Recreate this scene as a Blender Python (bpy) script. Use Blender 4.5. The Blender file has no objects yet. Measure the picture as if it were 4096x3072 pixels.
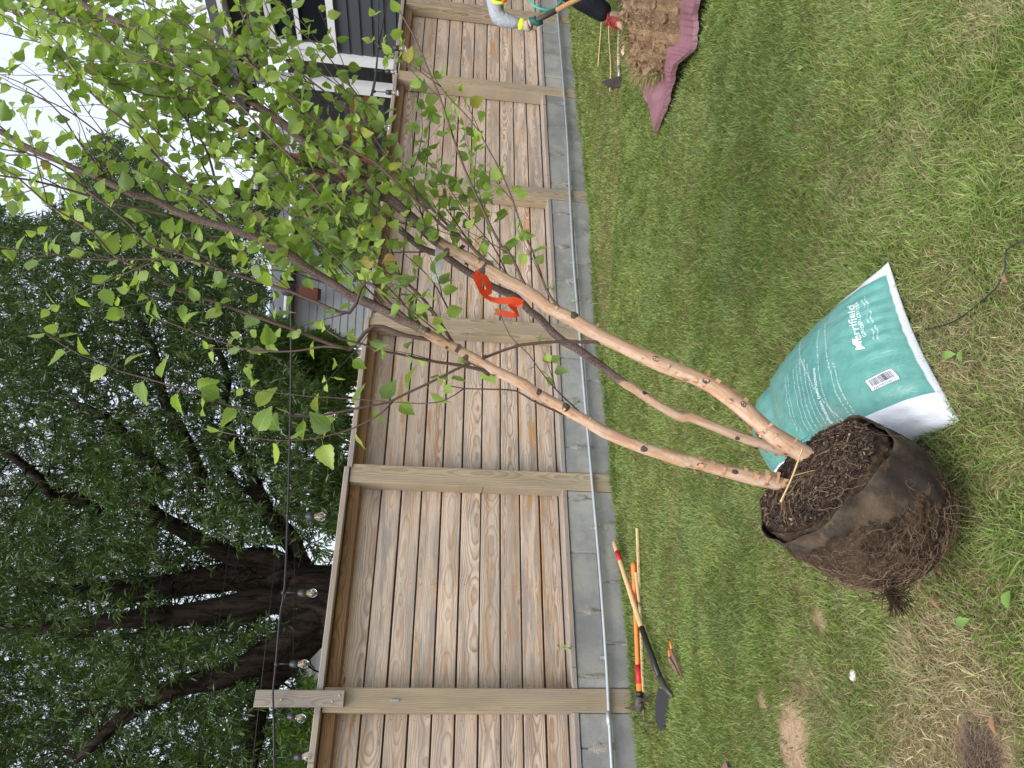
import bpy, bmesh, math, random
import numpy as np
from mathutils import Vector, Matrix, noise as mn
random.seed(7); rng = np.random.default_rng(11)
S = bpy.context.scene
# ------------------------------------------------------------------ camera (photo was taken in portrait and is stored lying on its side)
f = 2731.; pit, rol = 0.11592855, 0.05688344; H = 1.406
FW = np.array([0, math.cos(pit), -math.sin(pit)]); RT = np.array([1., 0, 0]); DN = np.cross(FW, RT)
rt2 = math.cos(rol)*RT - math.sin(rol)*DN; dn2 = math.cos(rol)*DN + math.sin(rol)*RT
cam = bpy.data.cameras.new('camera'); co = bpy.data.objects.new('camera', cam); S.collection.objects.link(co)
M = Matrix(((dn2[0], rt2[0], -FW[0], 0), (dn2[1], rt2[1], -FW[1], 0), (dn2[2], rt2[2], -FW[2], H), (0, 0, 0, 1)))
co.matrix_world = M; cam.sensor_fit = 'HORIZONTAL'; cam.sensor_width = 36; cam.lens = 36*f/4096; cam.clip_start = .05; cam.clip_end = 600
S.camera = co
S.render.resolution_x = 1024; S.render.resolution_y = 768
S.view_settings.view_transform = 'Standard'; S.view_settings.look = 'None'; S.view_settings.exposure = 1.2; S.view_settings.gamma = 1
# ------------------------------------------------------------------ overcast sky and soft sun
SUN_EL, SUN_AZ = math.radians(58), math.radians(200)      # azimuth from +Y clockwise: behind the camera
w = bpy.data.worlds.new('World'); S.world = w; w.use_nodes = True
wt = w.node_tree; wt.nodes.clear()
sky = wt.nodes.new('ShaderNodeTexSky'); sky.sky_type = 'NISHITA'; sky.sun_disc = False; sky.sun_elevation = SUN_EL; sky.sun_rotation = SUN_AZ
sky.dust_density = 3; sky.air_density = 1.2
b1 = wt.nodes.new('ShaderNodeBackground'); b1.inputs[1].default_value = .05; wt.links.new(sky.outputs[0], b1.inputs[0])
b2 = wt.nodes.new('ShaderNodeBackground'); b2.inputs[1].default_value = .36   # even cloud layer
tcw = wt.nodes.new('ShaderNodeTexCoord'); nz = wt.nodes.new('ShaderNodeTexNoise'); nz.inputs['Scale'].default_value = 1.4; nz.inputs['Detail'].default_value = 5
wt.links.new(tcw.outputs['Generated'], nz.inputs['Vector'])
cr = wt.nodes.new('ShaderNodeValToRGB'); cr.color_ramp.elements[0].position = .3; cr.color_ramp.elements[0].color = (.80, .86, .98, 1)
cr.color_ramp.elements[1].position = .7; cr.color_ramp.elements[1].color = (.96, .98, 1, 1)
wt.links.new(nz.outputs[0], cr.inputs[0]); wt.links.new(cr.outputs[0], b2.inputs[0])
ad = wt.nodes.new('ShaderNodeAddShader'); wo = wt.nodes.new('ShaderNodeOutputWorld')
wt.links.new(b1.outputs[0], ad.inputs[0]); wt.links.new(b2.outputs[0], ad.inputs[1]); wt.links.new(ad.outputs[0], wo.inputs[0])
sl = bpy.data.lights.new('sun', 'SUN'); so = bpy.data.objects.new('sun', sl); S.collection.objects.link(so)
sl.energy = 1.5; sl.angle = math.radians(35); sl.color = (1, .96, .9)
sd = Vector((math.sin(SUN_AZ)*math.cos(SUN_EL), math.cos(SUN_AZ)*math.cos(SUN_EL), math.sin(SUN_EL)))
so.rotation_euler = sd.to_track_quat('Z', 'Y').to_euler()
# ------------------------------------------------------------------ photo geometry helpers (real 3D points)
O = np.array([0, 0, H])
def ray(v, y): return ((1536-y)*rt2 + (v-2048)*dn2)/f + FW
def P(v, y, d): return O + ray(v, y)*d
def G(v, y, z=0.):
    d = ray(v, y); return O + d*((z-H)/d[2])
TH = .53568588; DF = 4.68
NF = np.array([-math.sin(TH), math.cos(TH), 0]); TF = np.array([math.cos(TH), math.sin(TH), 0]); ZU = np.array([0, 0, 1.])
def FP(s, off, z): return NF*(DF+off) + TF*s + ZU*z
def RP(v, y, c, n):
    d = ray(v, y); return O + d*(((c-O)@n)/(d@n))
# ------------------------------------------------------------------ objects
C = S.collection
def tag(o, label=None, cat=None, group=None, kind=None):
    if label: o['label'] = label
    if cat: o['category'] = cat
    if group: o['group'] = group
    if kind: o['kind'] = kind
    return o
def empty(name, loc=(0, 0, 0), label=None, cat=None, group=None):
    o = bpy.data.objects.new(name, None); C.objects.link(o); o.location = Vector(loc); o.empty_display_size = .1
    return tag(o, label, cat, group)
class MB:
    def __init__(s): s.v = []; s.f = []; s.a = []; s.mi = []
    def add(s, vs, fs, at=None, mi=0):
        n = len(s.v); s.v += [tuple(map(float, q)) for q in vs]; s.f += [tuple(i+n for i in q) for q in fs]
        s.a += list(at) if at is not None else [(0, 0, 0)]*len(vs); s.mi += [mi]*len(fs)
    def box(s, c, X, Y, Z, at=None, mi=0):
        "c centre, X Y Z half-vectors"
        c, X, Y, Z = map(np.asarray, (c, X, Y, Z)); vs = [c+i*X+j*Y+k*Z for i in (-1, 1) for j in (-1, 1) for k in (-1, 1)]
        s.add(vs, [(0, 1, 3, 2), (4, 6, 7, 5), (0, 4, 5, 1), (2, 3, 7, 6), (0, 2, 6, 4), (1, 5, 7, 3)], at, mi)
    def board(s, c, X, Y, Z, seed=None, warp=0.):
        "board with rounded edges; X along, Y across, Z thickness half-vectors; attribute = grain coordinates"
        c, X, Y, Z = map(lambda q: np.asarray(q, float), (c, X, Y, Z))
        lx, ly, lz = (np.linalg.norm(q) for q in (X, Y, Z)); r = min(.004, ly*.25, lz*.25)
        prof = [(-ly, -lz+r), (-ly+r, -lz), (ly-r, -lz), (ly, -lz+r), (ly, lz-r), (ly-r, lz), (-ly+r, lz), (-ly, lz-r)]
        sd_ = seed if seed is not None else rng.random(3)*np.array([40, 0, 0])
        a0 = random.uniform(-.05, .05); b0 = random.uniform(.01, .13); kid = random.randint(1, 60)
        nx = max(2, int(lx/.12)); vs = []; at = []
        ph = random.random()*6
        for i in range(nx+1):
            t = -1+2*i/nx; wv = warp*math.sin(ph+t*3)
            for (py, pz) in prof:
                vs.append(c+X*t+Y/ly*py+Z/lz*(pz+wv)); at.append((sd_[0]*1.+t*lx, py+a0, pz+b0+.3+kid))
        fs = [(i*8+j, i*8+(j+1) % 8, (i+1)*8+(j+1) % 8, (i+1)*8+j) for i in range(nx) for j in range(8)]
        fs += [tuple(range(7, -1, -1)), tuple(nx*8+j for j in range(8))]
        s.add(vs, fs, at)
    def tube(s, pts, rad, n=8, at=None, cap=True, u0=0.):
        pts = [np.asarray(p, float) for p in pts]; m = len(pts)
        if np.isscalar(rad): rad = [rad]*m
        T = [pts[min(i+1, m-1)]-pts[max(i-1, 0)] for i in range(m)]; T = [t/(np.linalg.norm(t)+1e-9) for t in T]
        a = np.array([0, 0, 1.]) if abs(T[0][2]) < .9 else np.array([1., 0, 0])
        nrm = np.cross(T[0], a); nrm /= np.linalg.norm(nrm); vs = []; A = []; L = u0
        for i in range(m):
            if i: L += np.linalg.norm(pts[i]-pts[i-1])
            nrm = nrm-T[i]*(nrm@T[i]); nrm /= np.linalg.norm(nrm)+1e-9; b = np.cross(T[i], nrm)
            for k in range(n):
                q = 2*math.pi*k/n; vs.append(pts[i]+rad[i]*(math.cos(q)*nrm+math.sin(q)*b)); A.append((L, k/n, rad[i]) if at is None else at(i/(m-1), k/n))
        fs = [(i*n+k, i*n+(k+1) % n, (i+1)*n+(k+1) % n, (i+1)*n+k) for i in range(m-1) for k in range(n)]
        if cap: fs += [tuple(range(n-1, -1, -1)), tuple((m-1)*n+k for k in range(n))]
        s.add(vs, fs, A)
    def lathe(s, o, ax, prof, n=16, at=None, e=None):
        o = np.asarray(o, float); ax = np.asarray(ax, float); ax = ax/np.linalg.norm(ax)
        a = np.array([0, 0, 1.]) if abs(ax[2]) < .9 else np.array([1., 0, 0]); x = np.cross(ax, a); x /= np.linalg.norm(x); y = np.cross(ax, x)
        vs = [o+ax*h+r*(math.cos(2*math.pi*k/n)*x+math.sin(2*math.pi*k/n)*y) for h, r in prof for k in range(n)]; m = len(prof)
        fs = [(i*n+k, i*n+(k+1) % n, (i+1)*n+(k+1) % n, (i+1)*n+k) for i in range(m-1) for k in range(n)]+[tuple(range(n-1, -1, -1)), tuple((m-1)*n+k for k in range(n))]
        s.add(vs, fs, at)
    def prism(s, poly, ext):
        poly = [np.asarray(p, float) for p in poly]; n = len(poly); e = np.asarray(ext, float)
        s.add(poly+[p+e for p in poly], [tuple(range(n-1, -1, -1)), tuple(range(n, 2*n))]+[(i, (i+1) % n, n+(i+1) % n, n+i) for i in range(n)])
    def build(s, name, mat, parent=None, smooth=False, fixn=True):
        me = bpy.data.meshes.new(name); me.from_pydata(s.v, [], s.f)
        if s.a:
            at = me.attributes.new('bc', 'FLOAT_VECTOR', 'POINT'); at.data.foreach_set('vector', np.array(s.a, float).ravel())
        if isinstance(mat, (list, tuple)):
            for m_ in mat: me.materials.append(m_)
            me.polygons.foreach_set('material_index', s.mi)
        else: me.materials.append(mat)
        if fixn:
            bm = bmesh.new(); bm.from_mesh(me); bmesh.ops.recalc_face_normals(bm, faces=bm.faces); bm.to_mesh(me); bm.free()
        me.polygons.foreach_set('use_smooth', [smooth]*len(me.polygons)); me.update()
        return link(name, me, parent)
def link(name, me, parent=None):
    o = bpy.data.objects.new(name, me); C.objects.link(o)
    if parent:
        o.parent = parent; q = parent; off = Vector((0, 0, 0))
        while q: off += q.location; q = q.parent
        o.location = -off
    return o
def npmesh(name, V, F, mat, attrs={}, parent=None, smooth=False):
    me = bpy.data.meshes.new(name); V = np.ascontiguousarray(V, np.float32); F = np.ascontiguousarray(F, np.int32); k = F.shape[1]
    me.vertices.add(len(V)); me.vertices.foreach_set('co', V.ravel()); me.loops.add(F.size); me.loops.foreach_set('vertex_index', F.ravel())
    me.polygons.add(len(F)); me.polygons.foreach_set('loop_start', np.arange(0, F.size, k, dtype=np.int32)); me.polygons.foreach_set('loop_total', np.full(len(F), k, np.int32))
    me.polygons.foreach_set('use_smooth', np.full(len(F), smooth))
    for n_, A in attrs.items():
        a = me.attributes.new(n_, 'FLOAT_VECTOR', 'POINT'); a.data.foreach_set('vector', np.ascontiguousarray(A, np.float32).ravel())
    me.update(calc_edges=True); me.materials.append(mat)
    return link(name, me, parent)
def catmull(pts, step):
    pts = np.asarray(pts, float); out = []
    for i in range(len(pts)-1):
        p0, p1, p2, p3 = pts[max(i-1, 0)], pts[i], pts[i+1], pts[min(i+2, len(pts)-1)]
        n = max(1, int(np.linalg.norm((p2-p1)[:3])/step))
        for k in range(n):
            t = k/n; out.append(.5*((2*p1)+(-p0+p2)*t+(2*p0-5*p1+4*p2-p3)*t*t+(-p0+3*p1-3*p2+p3)*t**3))
    out.append(pts[-1]); return np.array(out)
# ------------------------------------------------------------------ material helper
class T:
    def __init__(s, name):
        s.mat = bpy.data.materials.new(name); s.mat.use_nodes = True; s.t = s.mat.node_tree; s.t.nodes.clear()
        s.o = s.t.nodes.new('ShaderNodeOutputMaterial')
    def n(s, ty, **k):
        q = s.t.nodes.new(ty)
        for a, b in k.items(): setattr(q, a, b)
        return q
    def put(s, i, v):
        if v is None: return
        if isinstance(v, bpy.types.NodeSocket): s.t.links.new(v, i)
        else:
            if hasattr(v, '__len__') and len(v) == 3 and i.type == 'RGBA': v = (*v, 1)
            i.default_value = v
    def m(s, op, a, b=None, c=None, cl=False):
        q = s.n('ShaderNodeMath', operation=op, use_clamp=cl)
        for i, v in enumerate((a, b, c)): s.put(q.inputs[i], v)
        return q.outputs[0]
    def vm(s, op, a, b=None):
        q = s.n('ShaderNodeVectorMath', operation=op); s.put(q.inputs[0], a); s.put(q.inputs[1], b); return q.outputs[0]
    def attr(s, n='bc'): q = s.n('ShaderNodeAttribute', attribute_name=n); return q.outputs['Vector']
    def pos(s): return s.n('ShaderNodeNewGeometry').outputs['Position']
    def sep(s, v): q = s.n('ShaderNodeSeparateXYZ'); s.put(q.inputs[0], v); return q.outputs
    def comb(s, x, y, z):
        q = s.n('ShaderNodeCombineXYZ')
        for i, v in enumerate((x, y, z)): s.put(q.inputs[i], v)
        return q.outputs[0]
    def noise(s, vec, sc=5., det=3., ro=.5, dis=0.):
        q = s.n('ShaderNodeTexNoise'); s.put(q.inputs['Vector'], vec); q.inputs['Scale'].default_value = sc; q.inputs['Detail'].default_value = det; q.inputs['Roughness'].default_value = ro; q.inputs['Distortion'].default_value = dis; return q.outputs[0]
    def voro(s, vec, sc, feat='F1'):
        q = s.n('ShaderNodeTexVoronoi', feature=feat); s.put(q.inputs['Vector'], vec); q.inputs['Scale'].default_value = sc; return q
    def ramp(s, fac, st):
        q = s.n('ShaderNodeValToRGB'); e = q.color_ramp.elements
        while len(e) < len(st): e.new(.5)
        for i, (p, c) in enumerate(st):
            e[i].position = p; e[i].color = (*c, 1) if hasattr(c, '__len__') else (c, c, c, 1)
        s.put(q.inputs[0], fac); return q.outputs[0]
    def mix(s, fac, a, b, mode='MIX'):
        q = s.n('ShaderNodeMix', data_type='RGBA', blend_type=mode); s.put(q.inputs[0], fac); s.put(q.inputs[6], a); s.put(q.inputs[7], b); return q.outputs[2]
    def sm(s, x, a, b):
        q = s.n('ShaderNodeMapRange', interpolation_type='SMOOTHSTEP'); s.put(q.inputs[0], x); q.inputs[1].default_value = a; q.inputs[2].default_value = b; return q.outputs[0]
    def bsdf(s, col, rough=.7, bump=None, bd=.01, bs=.5, metal=0., spec=.4, trans=0., alpha=1.):
        q = s.n('ShaderNodeBsdfPrincipled'); s.put(q.inputs['Base Color'], col); s.put(q.inputs['Roughness'], rough); s.put(q.inputs['Metallic'], metal); q.inputs['Specular IOR Level'].default_value = spec
        q.inputs['Transmission Weight'].default_value = trans; s.put(q.inputs['Alpha'], alpha)
        if bump is not None:
            b = s.n('ShaderNodeBump'); b.inputs['Distance'].default_value = bd; b.inputs['Strength'].default_value = bs; s.put(b.inputs['Height'], bump); s.t.links.new(b.outputs[0], q.inputs['Normal'])
        s.t.links.new(q.outputs[0], s.o.inputs[0]); return s.mat
    def leaf(s, col, rough=.5, tr=.35, bump=None, tcol=None, spec=.3):
        s.bsdf(col, rough, bump, .002, .4, spec=spec); q = s.o.inputs[0].links[0].from_socket
        t = s.n('ShaderNodeBsdfTranslucent'); s.put(t.inputs[0], tcol if tcol is not None else col); mx = s.n('ShaderNodeMixShader'); mx.inputs[0].default_value = tr
        s.t.links.new(q, mx.inputs[1]); s.t.links.new(t.outputs[0], mx.inputs[2]); s.t.links.new(mx.outputs[0], s.o.inputs[0]); return s.mat
def flat(name, col, rough=.6, metal=0., var=.15, sc=8., bd=.002, spec=.4):
    t = T(name); p = t.pos(); a = t.noise(p, sc, 4, .6); b = t.noise(p, sc*9, 3, .6)
    k = t.m('ADD', t.m('MULTIPLY', a, var*2), t.m('MULTIPLY', b, var)); k = t.m('ADD', k, 1-var*1.5)
    c = t.vm('MULTIPLY', tuple(col), t.comb(k, k, k)); return t.bsdf(c, rough, b, bd, .4, metal, spec)
def wood(name, light, line, grey=.45, orange=.35, ringw=.0085, bump=.5, dark=1.0):
    t = T(name); a = t.attr(); x, y, z = t.sep(a); bid = t.m('FLOOR', z); z = t.m('SUBTRACT', t.m('SUBTRACT', z, bid), .3); wn_ = t.n('ShaderNodeTexWhiteNoise', noise_dimensions='1D'); t.put(wn_.inputs['W'], bid); h1, h2, h3 = t.sep(wn_.outputs['Color'])[:3]
    cell = t.n('ShaderNodeTexVoronoi', voronoi_dimensions='3D'); t.put(cell.inputs['Vector'], t.comb(t.m('MULTIPLY', x, 2.1), t.m('MULTIPLY', y, 7.), 0.)); cell.inputs['Scale'].default_value = 1.
    kd = cell.outputs['Distance']; kn = t.m('SUBTRACT', 1., t.sm(kd, .03, .34))          # knot influence
    pick = t.m('GREATER_THAN', t.sep(cell.outputs['Color'])[0], .62); kn = t.m('MULTIPLY', kn, pick)
    lo = t.noise(t.comb(t.m('MULTIPLY', x, 1.), 0., 0.), 2.3, 2, .5); lo2 = t.noise(t.comb(t.m('MULTIPLY', x, 1.3), t.m('MULTIPLY', y, 2.), 7.), 2.6, 2, .5)
    zz = t.m('ADD', z, t.m('MULTIPLY', t.m('SUBTRACT', lo, .5), .085)); yy = t.m('ADD', y, t.m('MULTIPLY', t.m('SUBTRACT', lo2, .5), .03))
    r = t.m('SQRT', t.m('ADD', t.m('MULTIPLY', yy, yy), t.m('MULTIPLY', zz, zz)))
    r = t.m('ADD', r, t.m('MULTIPLY', kn, .03))
    wob = t.noise(t.comb(t.m('MULTIPLY', x, 6.), t.m('MULTIPLY', y, 40.), 0.), 1., 3, .6); r = t.m('ADD', r, t.m('MULTIPLY', wob, .005))
    ph = t.m('FRACT', t.m('DIVIDE', r, ringw)); ln = t.m('MULTIPLY', t.sm(ph, .35, .85), t.m('SUBTRACT', 1., t.sm(ph, .88, 1.)))
    sn = t.sep(t.n('ShaderNodeObjectInfo').outputs['Random'] if False else t.comb(0., 0., 0.))
    fine = t.noise(t.comb(t.m('MULTIPLY', x, 5.), t.m('MULTIPLY', y, 260.), t.m('MULTIPLY', z, 260.)), 1., 2, .5)
    seed = t.noise(t.comb(t.m('FLOOR', t.m('MULTIPLY', x, .25)), t.m('MULTIPLY', t.m('FLOOR', t.m('MULTIPLY', x, .25)), .37), 3.), 13.7, 0)
    base = t.mix(t.sm(t.noise(t.comb(x, t.m('MULTIPLY', y, 6.), 0.), 2.2, 4, .6), .35, .7), light, tuple(q*.8 for q in light))
    g = t.m('MULTIPLY', t.sm(t.noise(t.comb(x, t.m('MULTIPLY', y, 9.), 4.), 1.7, 5, .65), .44, .62), t.m('MULTIPLY', t.m('ADD', .35, t.m('ADD', t.m('MULTIPLY', h1, .8), t.m('MULTIPLY', t.m('SUBTRACT', 1., t.sm(t.sep(t.pos())[2], .45, 1.05)), .45))), grey)); base = t.mix(g, base, (.30, .285, .275))
    og = t.m('MULTIPLY', t.sm(t.noise(t.comb(t.m('MULTIPLY', x, .9), t.m('MULTIPLY', y, 10.), 9.), 2.1, 5, .7), .50, .60), t.m('MULTIPLY', t.m('ADD', t.m('MULTIPLY', t.m('MULTIPLY', h2, h2), 1.5), .15), orange)); base = t.mix(og, base, (.50, .29, .13))
    lf = t.m('MULTIPLY', ln, t.m('ADD', .35, t.m('MULTIPLY', t.noise(t.comb(x, t.m('MULTIPLY', y, 12.), 2.), 3., 3), .75))); lf = t.m('MULTIPLY', lf, t.m('ADD', .45, t.m('MULTIPLY', h3, .6)))
    c = t.mix(lf, base, line); c = t.mix(t.m('MULTIPLY', t.sm(fine, .45, .75), .28), c, tuple(q*.55 for q in light))
    core = t.m('MULTIPLY', t.m('SUBTRACT', 1., t.sm(kd, .025, .075)), pick); c = t.mix(t.m('MULTIPLY', core, .85), c, (.16, .075, .035))
    sp = t.voro(t.comb(t.m('MULTIPLY', x, 14.), t.m('MULTIPLY', y, 40.), 0.), 1.); c = t.mix(t.m('MULTIPLY', t.m('LESS_THAN', sp.outputs['Distance'], .07), .6), c, (.05, .045, .04))
    bk = t.m('ADD', .84, t.m('MULTIPLY', h1, .26)); c = t.vm('MULTIPLY', c, t.comb(bk, bk, bk))
    st_ = t.m('MULTIPLY', t.sm(t.noise(t.comb(t.m('MULTIPLY', x, 3.), t.m('MULTIPLY', y, 16.), 21.), 1.3, 6, .75, .6), .58, .70), t.m('MULTIPLY', t.m('GREATER_THAN', h3, .55), .6)); c = t.mix(st_, c, (.10, .095, .10))
    if dark != 1.: c = t.vm('MULTIPLY', c, (dark, dark, dark))
    hgt = t.m('SUBTRACT', t.m('MULTIPLY', fine, .5), t.m('MULTIPLY', ln, .6))
    return t.bsdf(c, .82, hgt, .0025, bump, spec=.25)
M_slat = wood('weathered_slat_wood', (.70, .57, .46), (.29, .18, .115), grey=.75, orange=.8)
M_post = wood('weathered_post_wood', (.47, .38, .26), (.20, .14, .085), grey=.55, orange=.15, ringw=.010)
M_cap = wood('grey_cap_wood', (.40, .34, .28), (.20, .15, .115), grey=.85, orange=.05, ringw=.007)
M_rail = wood('brown_rail_wood', (.36, .22, .12), (.17, .09, .045), grey=.2, orange=.3)
M_handle = wood('ash_handle_wood', (.66, .46, .24), (.42, .25, .11), grey=.0, orange=.2, ringw=.004, bump=.1)
M_pale = wood('pale_stick_wood', (.72, .55, .30), (.5, .34, .15), grey=.0, orange=.1, ringw=.004, bump=.1)
# ================================================================== GROUND
def dry_at(x, y):
    "share of straw coloured, thin grass at ground point"
    return 0
def vnoise(x, y, sc, seed=0):
    "cheap value noise, vectorised"
    x = x*sc+seed*13.1; y = y*sc+seed*7.7; xi = np.floor(x).astype(int); yi = np.floor(y).astype(int); fx = x-xi; fy = y-yi; fx = fx*fx*(3-2*fx); fy = fy*fy*(3-2*fy)
    def h(a, b):
        q = np.sin(a*127.1+b*311.7+seed*74.7)*43758.5453; return q-np.floor(q)
    return (h(xi, yi)*(1-fx)+h(xi+1, yi)*fx)*(1-fy)+(h(xi, yi+1)*(1-fx)+h(xi+1, yi+1)*fx)*fy
def gz(x, y): return (vnoise(x, y, 2.3, 3)-.5)*.025+(vnoise(x, y, .8, 5)-.5)*.03
BARE = [(G(3190, 2960)[:2], .17, .07), (G(3060, 2800)[:2], .05, .03), (G(3960, 3010)[:2], .09, .06), (G(3290, 2480)[:2], .04, .03)]
def bare_at(x, y):
    b = np.zeros_like(x)
    for (c, rx, ry) in BARE:
        d = ((x-c[0])/rx)**2+((y-c[1])/(ry*1.6))**2; b = np.maximum(b, np.clip(1.35-d+(vnoise(x, y, 25, 9)-.5)*.9, 0, 1))
    return b
gx = np.concatenate([np.array([-300, -120, -50, -20, -9]), np.linspace(-5, 8, 170), np.array([12, 25, 60, 150, 300])])
gy = np.concatenate([np.array([-200, -60, -20, -6]), np.linspace(-1, 9.5, 150), np.array([13, 20, 40, 100, 300])])
X, Y = np.meshgrid(gx, gy, indexing='ij'); Zg = gz(X, Y)
Zg = np.where((X > -5.01) & (X < 8.01) & (Y > -1.01) & (Y < 9.51), Zg, 0)
nx, ny = X.shape; idx = np.arange(nx*ny).reshape(nx, ny)
Fq = np.stack([idx[:-1, :-1], idx[1:, :-1], idx[1:, 1:], idx[:-1, 1:]], -1).reshape(-1, 4)
t = T('lawn_soil'); p = t.pos(); a = t.noise(p, 9, 6, .65); b = t.noise(p, 120, 4, .7)
c = t.mix(t.sm(a, .35, .65), (.085, .075, .035), (.16, .125, .06))
s1 = t.attr(); bs = t.sep(s1)[0]
c = t.mix(t.m('MULTIPLY', t.sm(b, .4, .6), .5), c, (.28, .22, .12)); c = t.mix(bs, c, t.mix(t.sm(t.noise(p, 60, 4, .7), .35, .65), (.30, .20, .125), (.46, .33, .22)))
M_soil = t.bsdf(c, .95, b, .012, .8, spec=.1)
bv = bare_at(X.ravel(), Y.ravel())
ground = npmesh('lawn', np.stack([X, Y, Zg], -1).reshape(-1, 3), Fq, M_soil, {'bc': np.stack([bv, bv*0, bv*0], -1)}, smooth=True); tag(ground, kind='structure')
# ------------------------------------------------------------------ grass
SOLID = []   # (centre xy, radius) footprints where no blades stand
def wallcut(x, y): return (x*NF[0]+y*NF[1]) < DF-.005
def proj(x, y, z):
    q = np.stack([x, y, z-H], -1); d = q@FW; return 2048+f*(q@dn2)/np.maximum(d, .01), 1536-f*(q@rt2)/np.maximum(d, .01), d
def blades(n, x0, x1, y0, y1):
    x = rng.uniform(x0, x1, n); y = rng.uniform(y0, y1, n); z = gz(x, y); v, yy, d = proj(x, y, z)
    mg = 500
    k = (v < 4096+mg) & (yy > -mg) & (yy < 3072+mg) & (d > .3) & wallcut(x, y); return x[k], y[k]
gx_, gy_ = [], []
for (n, a0_, a1_, b0_, b1_) in ((210000, -1.9, 2.1, .95, 2.3), (200000, -2.9, 3.6, 2.3, 3.6), (190000, -3.2, 5.6, 3.6, 5.4), (150000, -1.5, 8.5, 5.4, 9.2)):
    q = blades(n, a0_, a1_, b0_, b1_); gx_.append(q[0]); gy_.append(q[1])
# dense line of longer blades along the wall
n = 16000; s_ = rng.uniform(-1.2, 10, n); o_ = -np.abs(rng.normal(0, .035, n))-.004; gx_.append(TF[0]*s_+NF[0]*(DF+o_)); gy_.append(TF[1]*s_+NF[1]*(DF+o_))
gx_ = np.concatenate(gx_); gy_ = np.concatenate(gy_)
Rr = lambda *k: rng.uniform(*k, len(gx_))
dist = np.sqrt(gx_**2+gy_**2)
tuft = vnoise(gx_, gy_, 7, 1); big = vnoise(gx_, gy_, 1.3, 2); mid = vnoise(gx_, gy_, 3.2, 4)
near = np.clip((2.9-dist)/1.0, 0, 1); left = np.clip((.15-gx_)/.9, 0, 1)
dry = np.clip(near*(.18+.55*left)+(mid-.5)*1.3*near*(.5+left)+.17+.10*near+(big-.5)*.25+(vnoise(gx_, gy_, 9, 21)-.6)*.3, .05, .93)
br = bare_at(gx_, gy_); th_ = .95-.45*near*(1-tuft)*(.4+left)
keep = (rng.random(len(gx_)) > br*.97) & (rng.random(len(gx_)) < th_)
gx_, gy_, tuft, big, mid, near, left, dry, dist, br = (q[keep] for q in (gx_, gy_, tuft, big, mid, near, left, dry, dist, br)); N = len(gx_)
wsel = rng.random(N)
isdry = rng.random(N) < dry
hgt = (.030+.014*rng.random(N)+near*(.014*tuft+.004)+(tuft > .76)*near*.022)*np.where(isdry, .85, 1)
lay = np.where(isdry, rng.uniform(.8, 2.2, N), rng.uniform(.25, 1.1, N)+.5*near)         # lean amount
hd = vnoise(gx_, gy_, 4.0, 6)*7+vnoise(gx_, gy_, 9., 8)*4+rng.normal(0, 1.3+.4*near, N)
dx, dy = np.cos(hd), np.sin(hd)
wd = (.0009+.0009*rng.random(N)+(rng.random(N) < .07)*near*.0018)*(1+np.clip(dist-2.4, 0, 6)*.42)
wd = np.where(isdry, wd*.8, wd)
fa = rng.uniform(0, 6.28, N); wx, wy = np.cos(fa)*wd, np.sin(fa)*wd
fr_ = (DF-(gx_*NF[0]+gy_*NF[1])) < .10; hgt = np.where(fr_, hgt*(1+rng.random(N)*1.3*vnoise(gx_, gy_, 5, 31)), hgt); z0 = gz(gx_, gy_)-.003; nrm = np.sqrt(1+lay**2); up = hgt/nrm; ho = hgt*lay/nrm
Pm = [(0, 0), (.55, .42), (1., 1.)]
V = np.zeros((N, 5, 3))
cx, cy = gx_+dx*ho*.35, gy_+dy*ho*.35; tx, ty = gx_+dx*ho, gy_+dy*ho
V[:, 0] = np.stack([gx_-wx, gy_-wy, z0], -1); V[:, 1] = np.stack([gx_+wx, gy_+wy, z0], -1)
V[:, 2] = np.stack([cx-wx*.8, cy-wy*.8, z0+up*.62], -1); V[:, 3] = np.stack([cx+wx*.8, cy+wy*.8, z0+up*.62], -1); V[:, 4] = np.stack([tx, ty, z0+up], -1)
B = np.arange(N)[:, None]*5; Fg = np.concatenate([B+[0, 1, 3], B+[0, 3, 2], B+[2, 3, 4]], 1).reshape(-1, 3)
g1 = np.array([.13, .22, .035]); g2 = np.array([.33, .42, .12]); g3 = np.array([.15, .24, .10]); st = np.array([.60, .52, .30]); s2 = np.array([.38, .32, .17])
m1 = np.clip(.42+.22*(1-near)*(big-.5)+.25*(vnoise(gx_, gy_, 14, 12)-.5)+rng.normal(0, .30, N), 0, 1)[:, None]; col = g1*(1-m1)+g2*m1
m2 = (np.clip(mid*1.2-.5, 0, 1)*.45)[:, None]; col = col*(1-m2)+g3*m2
dc = st*rng.uniform(.55, 1.1, (N, 1)); dc = np.where(rng.random((N, 1)) < .35, s2, dc); col = np.where(isdry[:, None], dc, col)
col = col*rng.uniform(.7, 1.3, (N, 1))
colv = np.repeat(col[:, None, :], 5, 1); yt = (rng.random(N) < .25)[:, None]; colv[:, 4] = np.where(yt, st, colv[:, 4])
t = T('grass_blades'); M_grass = t.leaf(t.attr(), .5, .38, spec=.35)
gr = npmesh('grass', V.reshape(-1, 3), Fg, M_grass, {'bc': colv.reshape(-1, 3)}); tag(gr, 'short green lawn grass with straw patches in front of the wall', 'grass', kind='stuff')
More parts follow.
